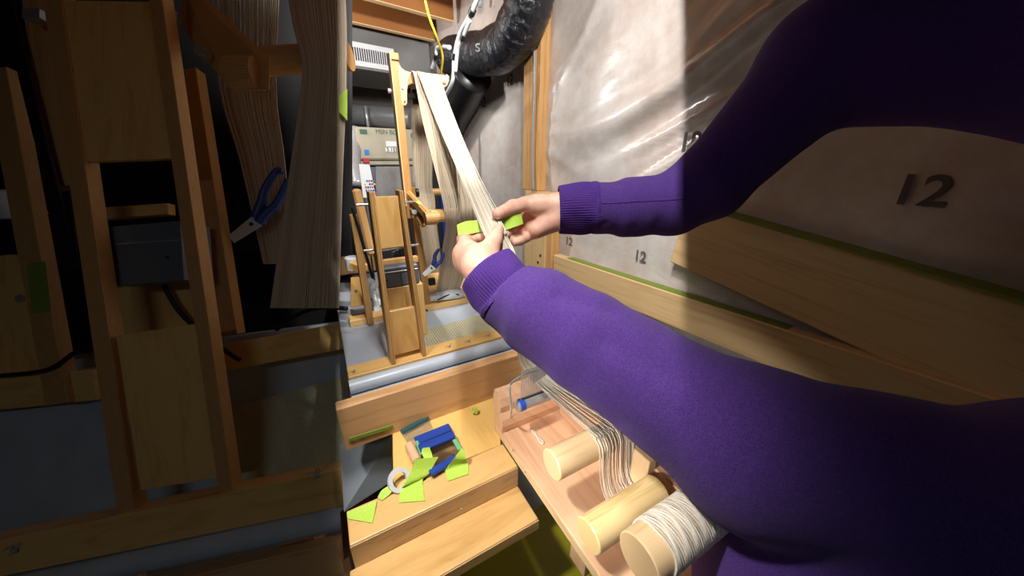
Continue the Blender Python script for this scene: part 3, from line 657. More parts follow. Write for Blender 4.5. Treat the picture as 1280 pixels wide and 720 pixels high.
strands('strands', L3, R3_, 34, .00074, 'yarn_mid', w3, .0009, 6, 6, 9)
b = BM(); tube(b, smooth_path([ony(550, 100, .775), ony(575, 165, .74), pt(600, 222, .63), pt(626, 270, .52)]), .0006, 5); obj('loose_strand', b, 'yarn_white', w3, smooth='all')

# ================================================================== FOREGROUND LOOM: board, planks, shelf, tension box
bb = thing('breast_board', 'wide wooden board standing upright behind the yellow shelf', 'board', (.13, .53, 1.05))
b = BM(); box(b, (-.036, .504, 1.048), (.37, .526, 1.134), .002); obj('plank', b, 'board', bb)
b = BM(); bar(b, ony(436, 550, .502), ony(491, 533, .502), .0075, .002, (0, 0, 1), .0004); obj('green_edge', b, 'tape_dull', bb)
sh = thing('shelf', 'yellow plywood shelf with rounded corner behind the planks', 'shelf', (.15, .45, 1.03))
q = [onz(u, v, 1.05) for (u, v) in ((496, 530.5), (626, 487), (625.5, 556), (560, 582), (499, 622), (491.5, 600), (490.5, 541), (491.5, 534.5))]
b = BM(); prism(b, q, (0, 0, -1), .012, .001); obj('top', b, 'shelf_ply', sh)
b = BM(); box(b, (.10, .42, .95), (.12, .50, 1.038), .001); obj('bracket', b, 'shelf_ply', sh)
tb = thing('table_planks', 'two golden wooden planks running up to the pale maple board', 'table', (.08, .32, 1.0))
yb0 = onz(650, 581, 1.05).y
b = BM(); box(b, (-.043, yb0, 1.024), (.199, .391, 1.050), .0018, 2); p1 = obj('plank', b, 'plank', tb)
z2 = ony(657.8, 601, yb0).z
b = BM(); y2 = onz(684.4, 642, z2).y; box(b, (-.050, y2, z2-.022), (.199, yb0-.0005, z2), .0022, 2); obj('plank', b, 'plank', tb)
b = BM(); box(b, (-.043, yb0-.0012, z2), (.199, yb0, 1.0475), .0004); obj('plank_edge', b, 'plank_edge', tb)
b = BM(); box(b, (-.050, y2-.0012, z2-.020), (.199, y2, z2-.002), .0004); obj('plank_edge', b, 'plank_edge', tb)
for (u, v) in ((577, 636), (465, 704), ):
    b = BM(); q = ony(u, v, yb0-.0012); rod(b, q, q-Vector((0, .0015, 0)), .0022, 12); obj('screw', b, 'steel', tb, smooth=True)
for sx in (-.03, ):
    b = BM(); box(b, (sx-.015, .26, .0), (sx+.015, .37, z2-.023), .002); obj('leg', b, 'plank', tb)
bn = thing('storage_bin', 'lime yellow plastic bin under the golden planks', 'bin', (.2, .18, .6))
b = BM(); box(b, (.0, .02, .62), (.34, .40, .80), .012, 2); obj('body', b, 'bin_lime', bn)
b = BM(); box(b, (-.01, .01, .80), (.35, .41, .82), .006, 2); obj('lid', b, 'bin_lime', bn)
b = BM(); box(b, (-.005, -.02, .0), (.36, .42, .619), .004); tag(obj('low_cabinet', b, 'cardboard'), 'brown carton under the lime yellow bin', 'box')
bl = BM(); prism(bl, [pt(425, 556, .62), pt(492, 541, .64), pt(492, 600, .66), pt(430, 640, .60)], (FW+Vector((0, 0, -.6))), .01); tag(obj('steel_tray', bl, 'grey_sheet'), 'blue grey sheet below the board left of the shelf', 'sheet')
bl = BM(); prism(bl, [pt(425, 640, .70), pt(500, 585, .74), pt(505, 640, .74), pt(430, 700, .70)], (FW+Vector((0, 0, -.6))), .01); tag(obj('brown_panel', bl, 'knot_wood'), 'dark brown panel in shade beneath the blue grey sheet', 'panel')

# maple tension box
tbx = thing('tension_box', 'pale maple tension box with three rollers and a comb', 'tension box', (.25, .25, 1.05))
def tp(nm, m, lo, hi, bev=.0012, seg=1): b = BM(); box(b, lo, hi, bev, seg); return obj(nm, b, m, tbx)
MZ = 1.066
base_b = tp('base_board', 'maple', (.2, .02, 1.0505), (.335, .425, MZ), .0015)
b = BM(); box(b, (.1996, .02, 1.051), (.1999, .42, MZ-.0008), 0); obj('board_edge', b, 'maple_light', base_b)
for (u, v) in ((657, 590), (641.5, 563)):
    b = BM(); q = onx(u, v, .1995); rod(b, q, q-Vector((.0006, 0, 0)), .0016, 10); obj('dowel_pin', b, 'steel', base_b)
for y in (.195, .10):
    tp('leg', 'maple', (.215, y, .99), (.25, y+.03, 1.0505), .001)
# back rail with shaped end
zr = lambda u, v: ony(u, v, .405)
zt_r = ony(632, 487, .41).z; RZ = lambda f: MZ+(zt_r-MZ)*f
out = [Vector((.2, .398, MZ)), Vector((.2, .394, RZ(.2))), Vector((.2, .396, RZ(.36))), Vector((.2, .402, RZ(.5))), Vector((.2, .400, RZ(.68))), Vector((.2, .404, RZ(.86))), Vector((.2, .412, RZ(1))), Vector((.2, .422, RZ(.98))), Vector((.2, .427, RZ(.8))), Vector((.2, .425, MZ))]
b = BM(); prism(b, out, (1, 0, 0), .135, .0006); obj('back_rail', b, 'maple', tbx)
side = tp('side_board', 'maple', (.315, .03, MZ), (.335, .39, 1.13), .0015)
tp('side_board', 'maple_light', (.300, .19, MZ), (.3145, .215, 1.15), .001); tp('side_board', 'maple', (.300, .225, MZ), (.3145, .262, 1.165), .001)
for (c, x0, x1, m, n) in ((R1, .189, .315, 'maple_light', 'roller'), (R2, .189, .299, 'roller_wood', 'roller'), (R3, .189, .315, 'maple_light', 'roller')):
    b = BM(); rod(b, (x0, c[0], c[1]), (x1, c[0], c[1]), c[2], 56, .0012); obj(n, b, m, tbx, smooth=True)
b = BM()                                              # yarn wound on the front roller
xw0 = onz(800, 646, 1.19).x
for i in range(60):
    x = xw0 + i*.0021
    if x > .312: break
    tube(b, [Vector((x+.0012*math.sin(j*.7+i), R3[0]+(R3[2]+.001)*math.cos(j*2*PI/28), R3[1]+(R3[2]+.001)*math.sin(j*2*PI/28))) for j in range(29)], .00115, 5, cap=False)
obj('wound_yarn', b, 'yarn_white', w3, 'stuff', smooth='all')
# comb on a zinc bar
cb = thing('comb', 'steel pin comb on a zinc tube in front of the maple rail', 'comb', onz(665, 505, MZ))
c0, c1 = ony(646, 508, .375), ony(690, 492, .375)
c1 = Vector((c0.x+.075, .375, c0.z)); rr = .0094
b = BM(); rod(b, c0, c1, rr, 24, .0008); obj('tube', b, 'zinc', cb, smooth=True)
b = BM(); rod(b, c0+Vector((.0035, 0, 0)), c0+Vector((.0125, 0, 0)), rr*1.06, 24, .0003); obj('blue_tape', b, 'blue_tape', cb, smooth=True)
b = BM(); box(b, c0+Vector((.008, -.002, rr*.8)), c1+Vector((0, .002, rr*1.25)), .0004); obj('pin_strip', b, 'ink', cb)
pm = None; pz = ony(650, 465, .375).z - (c0.z+rr)
for i in range(18):
    if pm is None:
        b = BM(); rod(b, (0, 0, 0), (0, 0, pz), .0008, 6); t_ = obj('pin', b, 'steel'); pm = t_.data; bpy.data.objects.remove(t_)
    o = put('pin', pm, 'steel', cb); o.matrix_parent_inverse = cb.matrix_world.inverted(); o.location = c0+Vector((.0082+.0031*i, 0, rr))
tr_ = thing('tension_rod', 'bent steel rod screwed to maple board left of comb', 'rod', onz(636, 530, MZ))
s0 = onz(637.5, 530, MZ)
b = BM(); rd_ = smooth_path([s0+Vector((-.003, 0, .003)), s0+Vector((.002, .003, .006)), ony(639, 515, .372), ony(637.5, 495, .37), ony(637, 483, .372), ony(640, 478, .378), ony(648, 472, .384), ony(660, 466.5, .388), ony(680, 462, .39), ony(700, 462, .39)], 6)
tube(b, rd_, .0017, 10); obj('rod', b, 'steel', tr_, smooth='all')
for (q, lab) in ((s0, 0), (onz(682, 512, MZ), 1)):
    b = BM(); rod(b, q+Vector((0, 0, .0005)), q+Vector((0, 0, .004)), .0048, 16, .0008); rod(b, q, q+Vector((0, 0, .0012)), .0066, 18); ph = obj('screw', b, 'steel', tr_ if not lab else cb, smooth=True)
    b = BM(); box(b, q+Vector((-.003, -.0006, .0038)), q+Vector((.003, .0006, .0044)), 0); box(b, q+Vector((-.0006, -.003, .0038)), q+Vector((.0006, .003, .0044)), 0); obj('slot', b, 'ink', ph)
b = BM(); q0, q1 = onz(665, 538, MZ), onz(679, 555, MZ); dd = (q1-q0); sd = Vector((-dd.y, dd.x, 0)).normalized()*.0024
tube(b, smooth_path([q0+Vector((0, 0, .001)), q0+dd*.15+sd, q0+dd*.5-sd*.2, q0+dd*.85-sd*.9, q1+Vector((0, 0, .001)), q0+dd*.85+sd, q0+dd*.5+sd*.25, q0+dd*.12-sd*.6, q0+Vector((0, 0, .001))], 5), .0015, 6)
tag(obj('yarn_loop', b, 'yarn_white', None, smooth='all'), 'small white loop of yarn lying on the maple board', 'yarn loop')
b = BM(); q = onz(618, 492, 1.051); 
for i in range(7): tube(b, [q+Vector((random.uniform(-.008, .008), random.uniform(-.006, .006), .004)), q+Vector((random.uniform(-.008, .008), random.uniform(-.004, .006), .016))], .0045, 8)
tag(obj('white_rag', b, 'white_paint', None, smooth='all'), 'scrap of white cloth between shelf and maple rail', 'cloth')
b = BM(); q = onz(620.5, 506, 1.051); rod(b, q, q+Vector((0, 0, .008)), .002, 8); tag(obj('red_peg', b, 'label_red', None, smooth=True), 'tiny red peg at the shelf corner by maple rail', 'peg')

# things on the shelf
SZ = 1.051
def on(u, v, dz=0): return onz(u, v, SZ+dz)
dc = thing('reed_comb', 'dark green comb with fine teeth at back of the shelf', 'comb', on(520, 532))
b = BM(); bar(b, on(501.5, 540.5, .006), on(535.5, 521.5, .006), .007, .009, (0, 0, 1)); obj('spine', b, 'green_comb', dc)
b = BM()
for i in range(34):
    f = i/33; bar(b, on(502+33*f, 541.5-18.5*f, .005), on(509.5+31*f, 554-19*f, .005), .0004, .001, (1, 0, 0), 0)
obj('teeth', b, 'steel', dc, 'stuff')
b = BM(); rod(b, on(511.5, 556, .009), on(521.5, 577, .009), .0075, 24, .001); tag(obj('wooden_dowel', b, 'maple', None, smooth=True), 'short pale dowel lying beside the blue combs', 'dowel')
cm = thing('comb_stack', 'two navy blue combs taped together with fine dark teeth', 'comb', on(545, 560))
for (a, c, h, wd) in (((519, 552), (563, 534), .011, .018), ((524, 561), (568, 543), .017, .016)):
    b = BM(); bar(b, on(*a, h), on(*c, h), wd, .006, (0, 1, 0), .0015); obj('blue_spine', b, 'navy_comb', cm)
b = BM(); bar(b, on(537.5, 592, .008), on(571, 571.5, .008), .012, .005, (0, 1, 0), .001); obj('blue_spine', b, 'navy_comb', cm)
b = BM()
for i in range(40):
    f = i/39; bar(b, on(526+42*f, 562-17*f, .009), on(538+34*f, 586-20*f, .009), .0005, .001, (1, 0, 0), 0)
obj('teeth', b, 'dark_metal', cm, 'stuff')
b = BM(); prism(b, [on(541, 577, .003), on(568, 562, .003), on(571, 571, .003), on(546, 586, .003)], (0, 0, 1), .002); obj('backing', b, 'board', cm)
b = BM(); bar(b, on(521, 552, .012), on(527, 569, .012), .005, .006, (1, 0, 0)); obj('mint_end', b, 'mint', cm)
b = BM(); bar(b, on(567, 548, .014), on(575, 562, .014), .007, .002, (1, 0, 0)); obj('mint_end', b, 'mint', cm)
def ribbon(nm, prs, lab, parent=None):
    b = BM(); strip(b, prs, .0005, 5); o = obj(nm, b, 'tape', parent, smooth=True)
    return tag(o, lab, 'tape') if parent is None else o
edge = lambda u, v, dz=0: onz(u, v, 1.0512+dz)
ribbon('tape_strip', [(edge(577, 560, .03), edge(581, 562, .03)), (edge(569, 571, .02), edge(582, 573, .018)), (edge(559, 584, .008), edge(583, 574, .008)), (edge(556.5, 590, .001), edge(585, 582, .001)), (edge(560, 601.5, 0), edge(585.5, 593, 0))], 'torn green tape strip stuck over plank edge right of the combs')
ribbon('tape_strip', [(edge(519, 574, .03), edge(548, 571, .022)), (edge(514, 588, .018), edge(541, 583, .012)), (edge(505, 606, .008), edge(536, 592, .006)), (edge(500, 612, .001), edge(528.5, 600.5, .001)), (edge(499, 628.5, 0), edge(531, 626, 0))], 'broad green tape strip hanging from tape roll onto the plank')
ribbon('tape_strip', [(edge(528, 560, .028), edge(537, 559, .026)), (edge(527, 566, .022), edge(540, 568, .018)), (edge(532, 577, .016), edge(541, 576, .012))], 'scrap of green tape on end of the blue combs')
ribbon('tape_strip', [(edge(488, 606, .008), edge(492, 612, .006)), (edge(477, 613, .006), edge(485, 620, .001)), (edge(472, 622, .004), edge(477, 626, 0))], 'narrow green tape curling left of the white roll')
ribbon('tape_strip', [(edge(434, 640, .002), edge(470.5, 626, .002)), (edge(434, 646, 0), edge(469, 638, 0)), (edge(436, 649, 0), edge(465.5, 654, 0))], 'wide torn green tape piece stuck on the plank at far left')
tr2 = thing('tape_roll', 'white cored roll of green tape standing on the shelf edge', 'tape roll', on(500, 600))
ce = on(500, 600, .012); nn = Vector((.3, -.75, .6)).normalized(); ex = nn.cross(Vector((0, 0, 1))).normalized(); ey = nn.cross(ex)
b = BM(); ro, ri, th = .0165, .0105, .006; rings = []
for k in range(40):
    a = 2*PI*k/40; d = ex*math.cos(a)+ey*math.sin(a); rings.append([b.verts.new(ce+d*r_+nn*z_) for (r_, z_) in ((ro, 0), (ri, 0), (ri, -th), (ro, -th))])
for k in range(40):
    for j in range(4): b.faces.new((rings[k][j], rings[(k+1) % 40][j], rings[(k+1) % 40][(j+1) % 4], rings[k][(j+1) % 4]))
obj('core', b, 'white_paint', tr2, smooth=True)
b = BM(); q = on(594, 515, .004)
for i in range(4):
    a = i*1.5; strip(b, [(q+Vector((.007*math.cos(a), .007*math.sin(a), 0)), q+Vector((.007*math.cos(a+.9), .007*math.sin(a+.9), .002))), (q+Vector((.002*math.cos(a), .002*math.sin(a), .009)), q+Vector((.004*math.cos(a+1.2), .004*math.sin(a+1.2), .011))), (q+Vector((.006*math.cos(a+2), .006*math.sin(a+2), .006)), q+Vector((.006*math.cos(a+2.8), .006*math.sin(a+2.8), .003)))], .0004, 4)
tag(obj('tape_scrap', b, 'tape', None, smooth=True), 'crumpled scrap of green tape alone on the yellow shelf', 'tape')
# tape held in the hands, behind the yarn
ribbon('tape_strip', [(pt(571, 281, .515), pt(572.5, 294, .512)), (pt(582, 276.5, .52), pt(584, 293, .517)), (pt(597, 275, .52), pt(601, 290, .52)), (pt(625, 272, .52), pt(629, 288, .52)), (pt(641, 267, .525), pt(645, 283, .525)), (pt(651, 264, .535), pt(654, 280, .535))], 'green tape strip held between both hands behind the yarn')

# ================================================================== PERSON
person = thing('person', 'person in purple sweatshirt reaching in to tape the yarn', 'person', (.6, -.05, 0))
def hand(prims, lo, hi, h=.0016, k=.006, cuts=()):
    p = grid(lo, hi, h); d = None
    for pr in prims:
        a, ra, b_, rb = pr[:4]; kk = pr[4] if len(pr) > 4 else k
        c = cone(p, a, ra, b_, rb); d = c if d is None else smin(d, c, kk)
    d += sines(p, 220, .0003, 4)
    v, q = polygonise(d, lo, h); return v, q
def chain(pts, rs, k=.004): return [(pts[i], rs[i], pts[i+1], rs[i+1], k) for i in range(len(pts)-1)]
def bounds(prims, m=.012):
    P = np.array([list(p[0]) for p in prims]+[list(p[2]) for p in prims]); r = max(max(p[1], p[3]) for p in prims)
    return (P.min(0)-r-m).tolist(), (P.max(0)+r+m).tolist()
# right hand (far): palm to the viewer, thumb on top
W = pt(704, 262, .560)
RH = [(pt(760, 260, .557), .029, pt(722, 261, .560), .027, .01), (pt(722, 261, .560), .027, W, .026, .012)]
rm = {'i': pt(662, 263, .588), 'm': pt(659, 273, .586), 'r': pt(661, 283, .578), 'p': pt(667, 290, .566)}
for kx, r in (('i', .0125), ('m', .0125), ('r', .0125), ('p', .0115)): RH.append((pt(697, 262 + {'i': -7, 'm': -1, 'r': 6, 'p': 13}[kx], .566), .016, rm[kx], r, .014))
RH += [(pt(696, 256, .55), .017, pt(672, 256, .552), .0165, .012), (pt(672, 256, .552), .016, pt(655, 255.5, .548), .0118, .008)]          # thenar
RH += chain([pt(658, 255, .548), pt(641, 259, .530), pt(622, 267.5, .508)], [.0118, .0112, .0088], .004)                                   # thumb
RH += [(pt(694, 276, .552), .015, pt(671, 287, .556), .0125, .012)]                                                                      # heel of palm
RH += chain([rm['i'], pt(645, 269, .585), pt(634, 279, .560), pt(627, 287, .535)], [.011, .0098, .0088, .0075], .0025)
RH += chain([rm['m'], pt(645, 281, .582), pt(637, 287, .556), pt(632, 293, .528)], [.011, .0098, .009, .0078], .0025)
RH += chain([rm['r'], pt(650, 291, .574), pt(643, 295, .552), pt(636, 300, .536)], [.0105, .0095, .0088, .0075], .0025)
RH += chain([rm['p'], pt(657, 297, .562), pt(650, 301, .548), pt(643, 303, .538)], [.0098, .0085, .0078, .0066], .0025)
# left hand (near): back of hand to the viewer, thumb pinching up over the yarn
LW = pt(604, 336, .432)
LH = [(pt(645, 372, .425), .028, pt(622, 354, .428), .027, .01), (pt(622, 354, .428), .027, LW, .0265, .012)]
lm = {'i': pt(583, 309, .482), 'm': pt(577.5, 316, .494), 'r': pt(577, 325, .500), 'p': pt(581, 335, .498)}
for kx, r in (('i', .0125), ('m', .0125), ('r', .012), ('p', .011)): LH.append((pt(602, 330 + {'i': -6, 'm': 0, 'r': 5, 'p': 9}[kx], .440), .016, lm[kx], r, .014))
LH += [(pt(606, 327, .436), .016, pt(612, 312, .452), .0128, .010)]
LH += chain([pt(611, 313, .452), pt(617.5, 300, .464), pt(623, 287.5, .478)], [.0124, .0112, .0084], .004)
LH += chain([lm['i'], pt(579.5, 300, .52), pt(590, 297.5, .535), pt(603, 297, .525)], [.0118, .0105, .0095, .008], .003)
LH += chain([lm['m'], pt(580, 307, .545), pt(594, 307, .55), pt(606, 305, .53)], [.0118, .0105, .0095, .008], .003)
LH += chain([lm['r'], pt(584, 318, .55), pt(598, 316, .552), pt(608, 313, .53)], [.0115, .0102, .0092, .0078], .003)
LH += chain([lm['p'], pt(589, 329, .54), pt(600, 325, .54), pt(609, 321, .522)], [.0105, .0092, .0084, .007], .003)
hr = hand(RH, *bounds(RH)); hl = hand(LH, *bounds(LH))
# arms and trunk under the clothes
SHR, ELR = pt(1030, 78, .47), pt(884, 230, .535)
SHX = pt(1370, 50, .36)
ELL, SHL = pt(938, 556, .302), Vector((.47, -.07, 1.235))
TR0, TR1 = Vector((.50, -.40, .95)), Vector((.58, -.40, 1.40))
core = [(pt(760, 260, .557), .029, ELR, .036, .02), (ELR, .036, SHR, .05, .03), (SHR, .05, SHX, .07, .04), (SHX, .07, TR1, .09, .06), (pt(645, 372, .425), .028, ELL, .034, .02), (ELL, .034, SHL, .04, .03), (SHL, .05, TR0, .10, .06), (TR0, .12, TR1, .11, .06)]
lo, hi = bounds(core, .02); body = hand(core, lo, hi, .007)
obj_body = put('body', mesh_from('body', [hr, hl, body]), 'skin', person)
# nails
def nail(c, d, n, wd, ln):
    d = Vector(d).normalized(); n = Vector(n); n = (n-d*n.dot(d)).normalized(); s = d.cross(n); b = BM()
    obox(b, c, (d, s, n), (ln/2, wd/2, .0008), .0007, 2); obj('nail', b, 'nail', obj_body, smooth=True)
nail(pt(622.3, 286.5, .4695), pt(623, 283, .478)-pt(620, 297, .47), -ray(620, 288)+UP*.3-RT*.2, .009, .010)
# sweatshirt
def tubeframe(a, b_): d = (Vector(b_)-Vector(a)).normalized(); x, y = ringframe(d); return d, x, y
lseam, lopen = pt(635, 369, .428), pt(608, 338.5, .437)
rseam, ropen = pt(743, 260, .556), pt(699, 262, .561)
lsl = [lseam, pt(680, 393, .408), pt(735, 427, .385), pt(790, 461, .362), pt(842, 497, .340), ELL]; lr = [.0425, .049, .053, .055, .057, .068]
rsl = [rseam, pt(790, 258, .555), pt(842, 255, .550), ELR]; rr_ = [.0415, .0435, .0475, .054]
h = .0036
lo = (.10, -.62, .80); hi = (.90, .53, 1.80)
p = grid(lo, hi, h)
def armsdf(pts, rs, seam, opn, kk=.03):
    d = None
    for i in range(len(pts)-1):
        c = cone(p, pts[i], rs[i], pts[i+1], rs[i+1]); d = c if d is None else smin(d, c, kk*.6)
    n = (Vector(opn)-Vector(seam)).normalized(); pl_ = (p[0]-seam.x)*n.x+(p[1]-seam.y)*n.y+(p[2]-seam.z)*n.z
    near = np.sqrt((p[0]-seam.x)**2+(p[1]-seam.y)**2+(p[2]-seam.z)**2)
    # soft gathered folds close to the cuff
    d = d - .003*np.sin(near*210+sines(p, 40, 1.2, 8))*np.exp(-near/.045)
    return np.maximum(d, pl_-.004)
dl = armsdf(lsl+[SHL], lr+[.075], lseam, lopen); dr = armsdf(rsl+[SHR], rr_+[.075], rseam, ropen)
dt = cone(p, TR0, .19, TR1, .17); dt = smin(dt, cone(p, SHL, .10, TR0, .19), .08); dt = smin(dt, cone(p, SHR, .08, SHX, .085), .03); dt = smin(dt, cone(p, SHX, .085, TR1, .15), .06)
dt = smin(dt, cone(p, Vector((.38, -.01, 1.09)), .152, SHL+Vector((0, 0, -.12)), .14), .05); dt = smin(dt, cone(p, SHL+Vector((0, 0, -.12)), .14, TR0, .19), .06)
d = smin(dl, dt, .03); d = smin(d, dr, .02)
d = d + sines(p, 26, .0028, 21) + sines(p, 62, .0016, 22)
def fold(c0, c1, wd, amp):                            # a crease as a soft groove
    global d
    d += amp*np.exp(-(np.maximum(cone(p, c0, 0, c1, 0), 0)/wd)**2)
fold(pt(672, 352, .40), pt(716, 366, .385), .006, .004); fold(pt(700, 372, .36), pt(760, 392, .345), .009, .004); fold(pt(655, 395, .40), pt(690, 380, .38), .008, .003)
fold(pt(760, 430, .33), pt(840, 470, .30), .012, .003); fold(pt(780, 520, .33), pt(842, 545, .31), .012, .003)
fold(pt(770, 230, .53), pt(790, 285, .53), .006, .003); fold(pt(752, 228, .53), pt(756, 292, .53), .004, .004); fold(pt(815, 226, .52), pt(825, 285, .52), .008, .002)
sw = put('sweatshirt', mesh_from('sweatshirt', [polygonise(d, lo, h)]), 'fabric', person)
del p, d, dl, dr, dt
sb = BM(); tube(sb, [sw.closest_point_on_mesh(pt(750+i*4.6, 252-i*.12, .50))[1] for i in range(24)], .0009, 6); obj('sleeve_seam', sb, 'fabric_rib', sw, smooth='all')
def cuff(seam, opn, r0, r1, bend=None, skew=None):
    dv, x, y = tubeframe(seam, opn); bm = BM(); n = 264; m = 12; rings = []
    Lc = (Vector(opn)-Vector(seam)).length; uv = bm.loops.layers.uv.verify()
    prof = [(-.10, r0*1.0), (0, r0*1.03), (.06, r0*1.04)] + [(f, r0+(r1-r0)*f+.002*math.sin(f*PI)) for f in [i/m for i in range(1, m)]] + [(1.0, r1), (1.015, r1-.0012), (1.0, r1-.003), (.8, r1-.004), (.4, r1-.005)]
    for (f, r) in prof:
        ring = []
        for k in range(n):
            a = 2*PI*k/n; rib = .00055*math.cos(66*a)*(1 if .06 < f <= 1.0 else .3); dr_ = x*math.cos(a)+y*math.sin(a)
            off = Vector(skew)*max(f, 0) if skew else Vector()
            wob = .0012*math.sin(3*a+f*4)+.0008*math.sin(5*a-f*6)
            tilt = 0 if bend is None else dr_.dot(bend)*f
            ring.append(bm.verts.new(Vector(seam)+dv*(Lc*f+tilt)+off+dr_*(r+rib+wob)))
        rings.append(ring)
    for i in range(len(rings)-1):
        for k in range(n): bm.faces.new((rings[i][k], rings[i][(k+1) % n], rings[i+1][(k+1) % n], rings[i+1][k]))
    return obj('cuff', bm, 'fabric_rib', person, smooth='all')
cl_ = cuff(lseam, lopen, .0415, .0395); cr_ = cuff(rseam, ropen, .0405, .0385)
for (seam, opn, r, par) in ((lseam, lopen, .0432, cl_), (rseam, ropen, .0418, cr_)):
    dv, x, y = tubeframe(seam, opn); b = BM(); tube(b, [seam-dv*.002+(x*math.cos(2*PI*k/72)+y*math.sin(2*PI*k/72))*r for k in range(73)], .0011, 6, cap=False); obj('seam', b, 'fabric_rib', par, smooth='all')

# ================================================================== SECOND FRAME, leaning back at the left
T0 = .78
l2 = thing('leaning_frame', 'plywood loom frame with tall panels leaning back in shade at left', 'loom', pt(210, 700, T0))
def lbar(nm, m, a, b_, wpx, t, dep, parent=None, bev=.0012):
    bm = BM(); bar(bm, pt(*a, t), pt(*b_, t), wpx*t/FPX, dep, RT if abs(a[1]-b_[1]) > abs(a[0]-b_[0]) else UP, bev); return obj(nm, bm, m, parent or l2)
def lpoly(nm, m, q, t, dep, parent=None, dt=0):
    bm = BM(); prism(bm, [pt(u, v, t) for u, v in q], FW, dep, .0008); return obj(nm, bm, m, parent or l2)
lbar('upright', 'ply_edge', (66, -60), (171, 668), 22, T0, .03); lbar('upright', 'ply_edge', (193, -60), (293, 640), 17, T0, .03)
lpoly('panel', 'ply_face', [(76, 0), (197, 2), (215, 198), (106, 202)], T0-.010, .012)
lpoly('panel', 'ply_face', [(145, 420), (249, 404), (280, 596), (176, 613)], T0-.010, .012)
lbar('upright', 'ply_edge', (4, 90), (80, 503), 28, T0+.12, .03); lbar('upright', 'ply_edge_fine', (240, 90), (291, 418), 22, T0+.14, .03)
lbar('lever', 'pine', (55, 0), (86, 235), 36, T0+.08, .03); lbar('belt', 'black_cable', (8, 0), (92, 338), 15, T0+.05, .006); lbar('belt', 'black_cable', (86, 240), (97, 330), 7, T0+.05, .006)
lbar('cross_rod', 'steel', (34, 20), (56, 20), 12, T0+.03, .02); lbar('cross_rod', 'steel', (198, 18), (218, 18), 12, T0+.03, .02)
lpoly('side_plate', 'ply_face', [(-20, 322), (12, 318), (36, 322), (52, 336), (58, 470), (-20, 478)], T0+.17, .015)
b = BM(); q = pt(26, 373, T0+.168); rod(b, q, q-FW*.004, .011, 16); obj('screw', b, 'steel', l2, smooth=True)
lbar('tape_mark', 'tape_dull', (45, 328), (52, 390), 24, T0+.103, .001)
lbar('spacer', 'ply_face', (125, 268), (215, 262), 14, T0+.09, .02)
lbar('rear_rail', 'ply_face', (-80, 500), (130, 478), 38, T0+.14, .04); lbar('rear_rail', 'ply_face', (280, 447), (436, 418), 32, T0+.14, .04)
lbar('front_rail', 'ply_face', (-80, 708), (434, 602), 44, T0, .05); lpoly('back_panel', 'ply_face', [(138, 360), (242, 350), (252, 412), (146, 425)], T0+.12, .012)
lbar('foot', 'board', (150, 700), (150, 1250), 40, T0+.05, .05); lbar('foot', 'board', (380, 640), (380, 1200), 40, T0+.05, .05)
bm = BM(); prism(bm, [pt(228, -20, T0+.10), pt(322, 74, T0-.05), pt(322, 112, T0-.05), pt(285, 113, T0-.04), pt(222, 30, T0+.10)], RT, .03, .004); la = obj('arm', bm, 'ply_edge', l2)
b = BM(); q = pt(258, 70, T0-.01); rod(b, q, q-FW*.02, .012, 14); obj('bolt', b, 'steel', la, smooth=True)
b = BM(); tube(b, [pt(322, 78, T0), pt(437, 70, T0)], .030, 20); obj('breast_bar', b, 'ply_edge', l2, smooth=True)
b = BM(); tube(b, [pt(290, 92, T0-.05), pt(324, 92, T0-.05)], .032, 20); obj('arm_end', b, 'ply_edge', la, smooth=True)
for (u, v) in ((18, 690), (395, 596)): wing(pt(u, v, T0-.03), l2, 1.3, UP, RT)
lp = thing('power_supply', 'dark grey supply box between uprights of the leaning frame', 'box', pt(180, 350, T0+.1))
lpoly('casing', 'box_grey', [(130, 284), (225, 276), (230, 350), (134, 358)], T0+.025, .08, lp); lbar('lid_seam', 'steel', (134, 306), (228, 300), 2, T0+.023, .001, lp)
for (u, v) in ((146, 328), (210, 322)):
    b = BM(); q = pt(u, v, T0+.025); rod(b, q, q-FW*.002, .004, 10); obj('screw', b, 'ink', lp)
l4 = thing('warp_sheet', 'broad warp sheet over the bar of the leaning frame', 'yarn', pt(390, 300, T0))
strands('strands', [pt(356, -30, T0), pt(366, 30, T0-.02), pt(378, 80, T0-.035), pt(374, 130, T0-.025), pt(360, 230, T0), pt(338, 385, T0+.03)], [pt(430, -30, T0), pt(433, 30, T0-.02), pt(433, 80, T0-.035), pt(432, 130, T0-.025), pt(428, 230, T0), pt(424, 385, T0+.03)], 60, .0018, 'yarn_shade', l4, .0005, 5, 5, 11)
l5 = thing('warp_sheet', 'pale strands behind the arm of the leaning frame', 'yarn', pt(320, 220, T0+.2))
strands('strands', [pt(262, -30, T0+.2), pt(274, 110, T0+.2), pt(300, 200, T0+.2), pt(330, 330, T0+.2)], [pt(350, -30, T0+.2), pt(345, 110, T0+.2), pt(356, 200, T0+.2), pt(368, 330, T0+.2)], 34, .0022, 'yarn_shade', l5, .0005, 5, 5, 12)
make_scissors('scissors', 'large scissors with dark handles hung on the leaning frame', pt(288, 298, T0+.15), pt(322, 275, T0+.15), pt(352, 222, T0+.15), .026, Vector((.5, 0, .8)))
ribbon('tape_strip', [(pt(424, 120, T0-.04), pt(424, 140, T0-.04)), (pt(430, 114, T0-.04), pt(430, 146, T0-.04)), (pt(434, 111, T0-.04), pt(434, 151, T0-.04))], 'green tape piece on warp of the leaning frame')
cable('cable', [pt(205, 357, T0+.1), pt(225, 390, T0+.1), pt(262, 425, T0+.1), pt(300, 450, T0+.1)], .006, 'black cable hanging below the box on leaning frame')
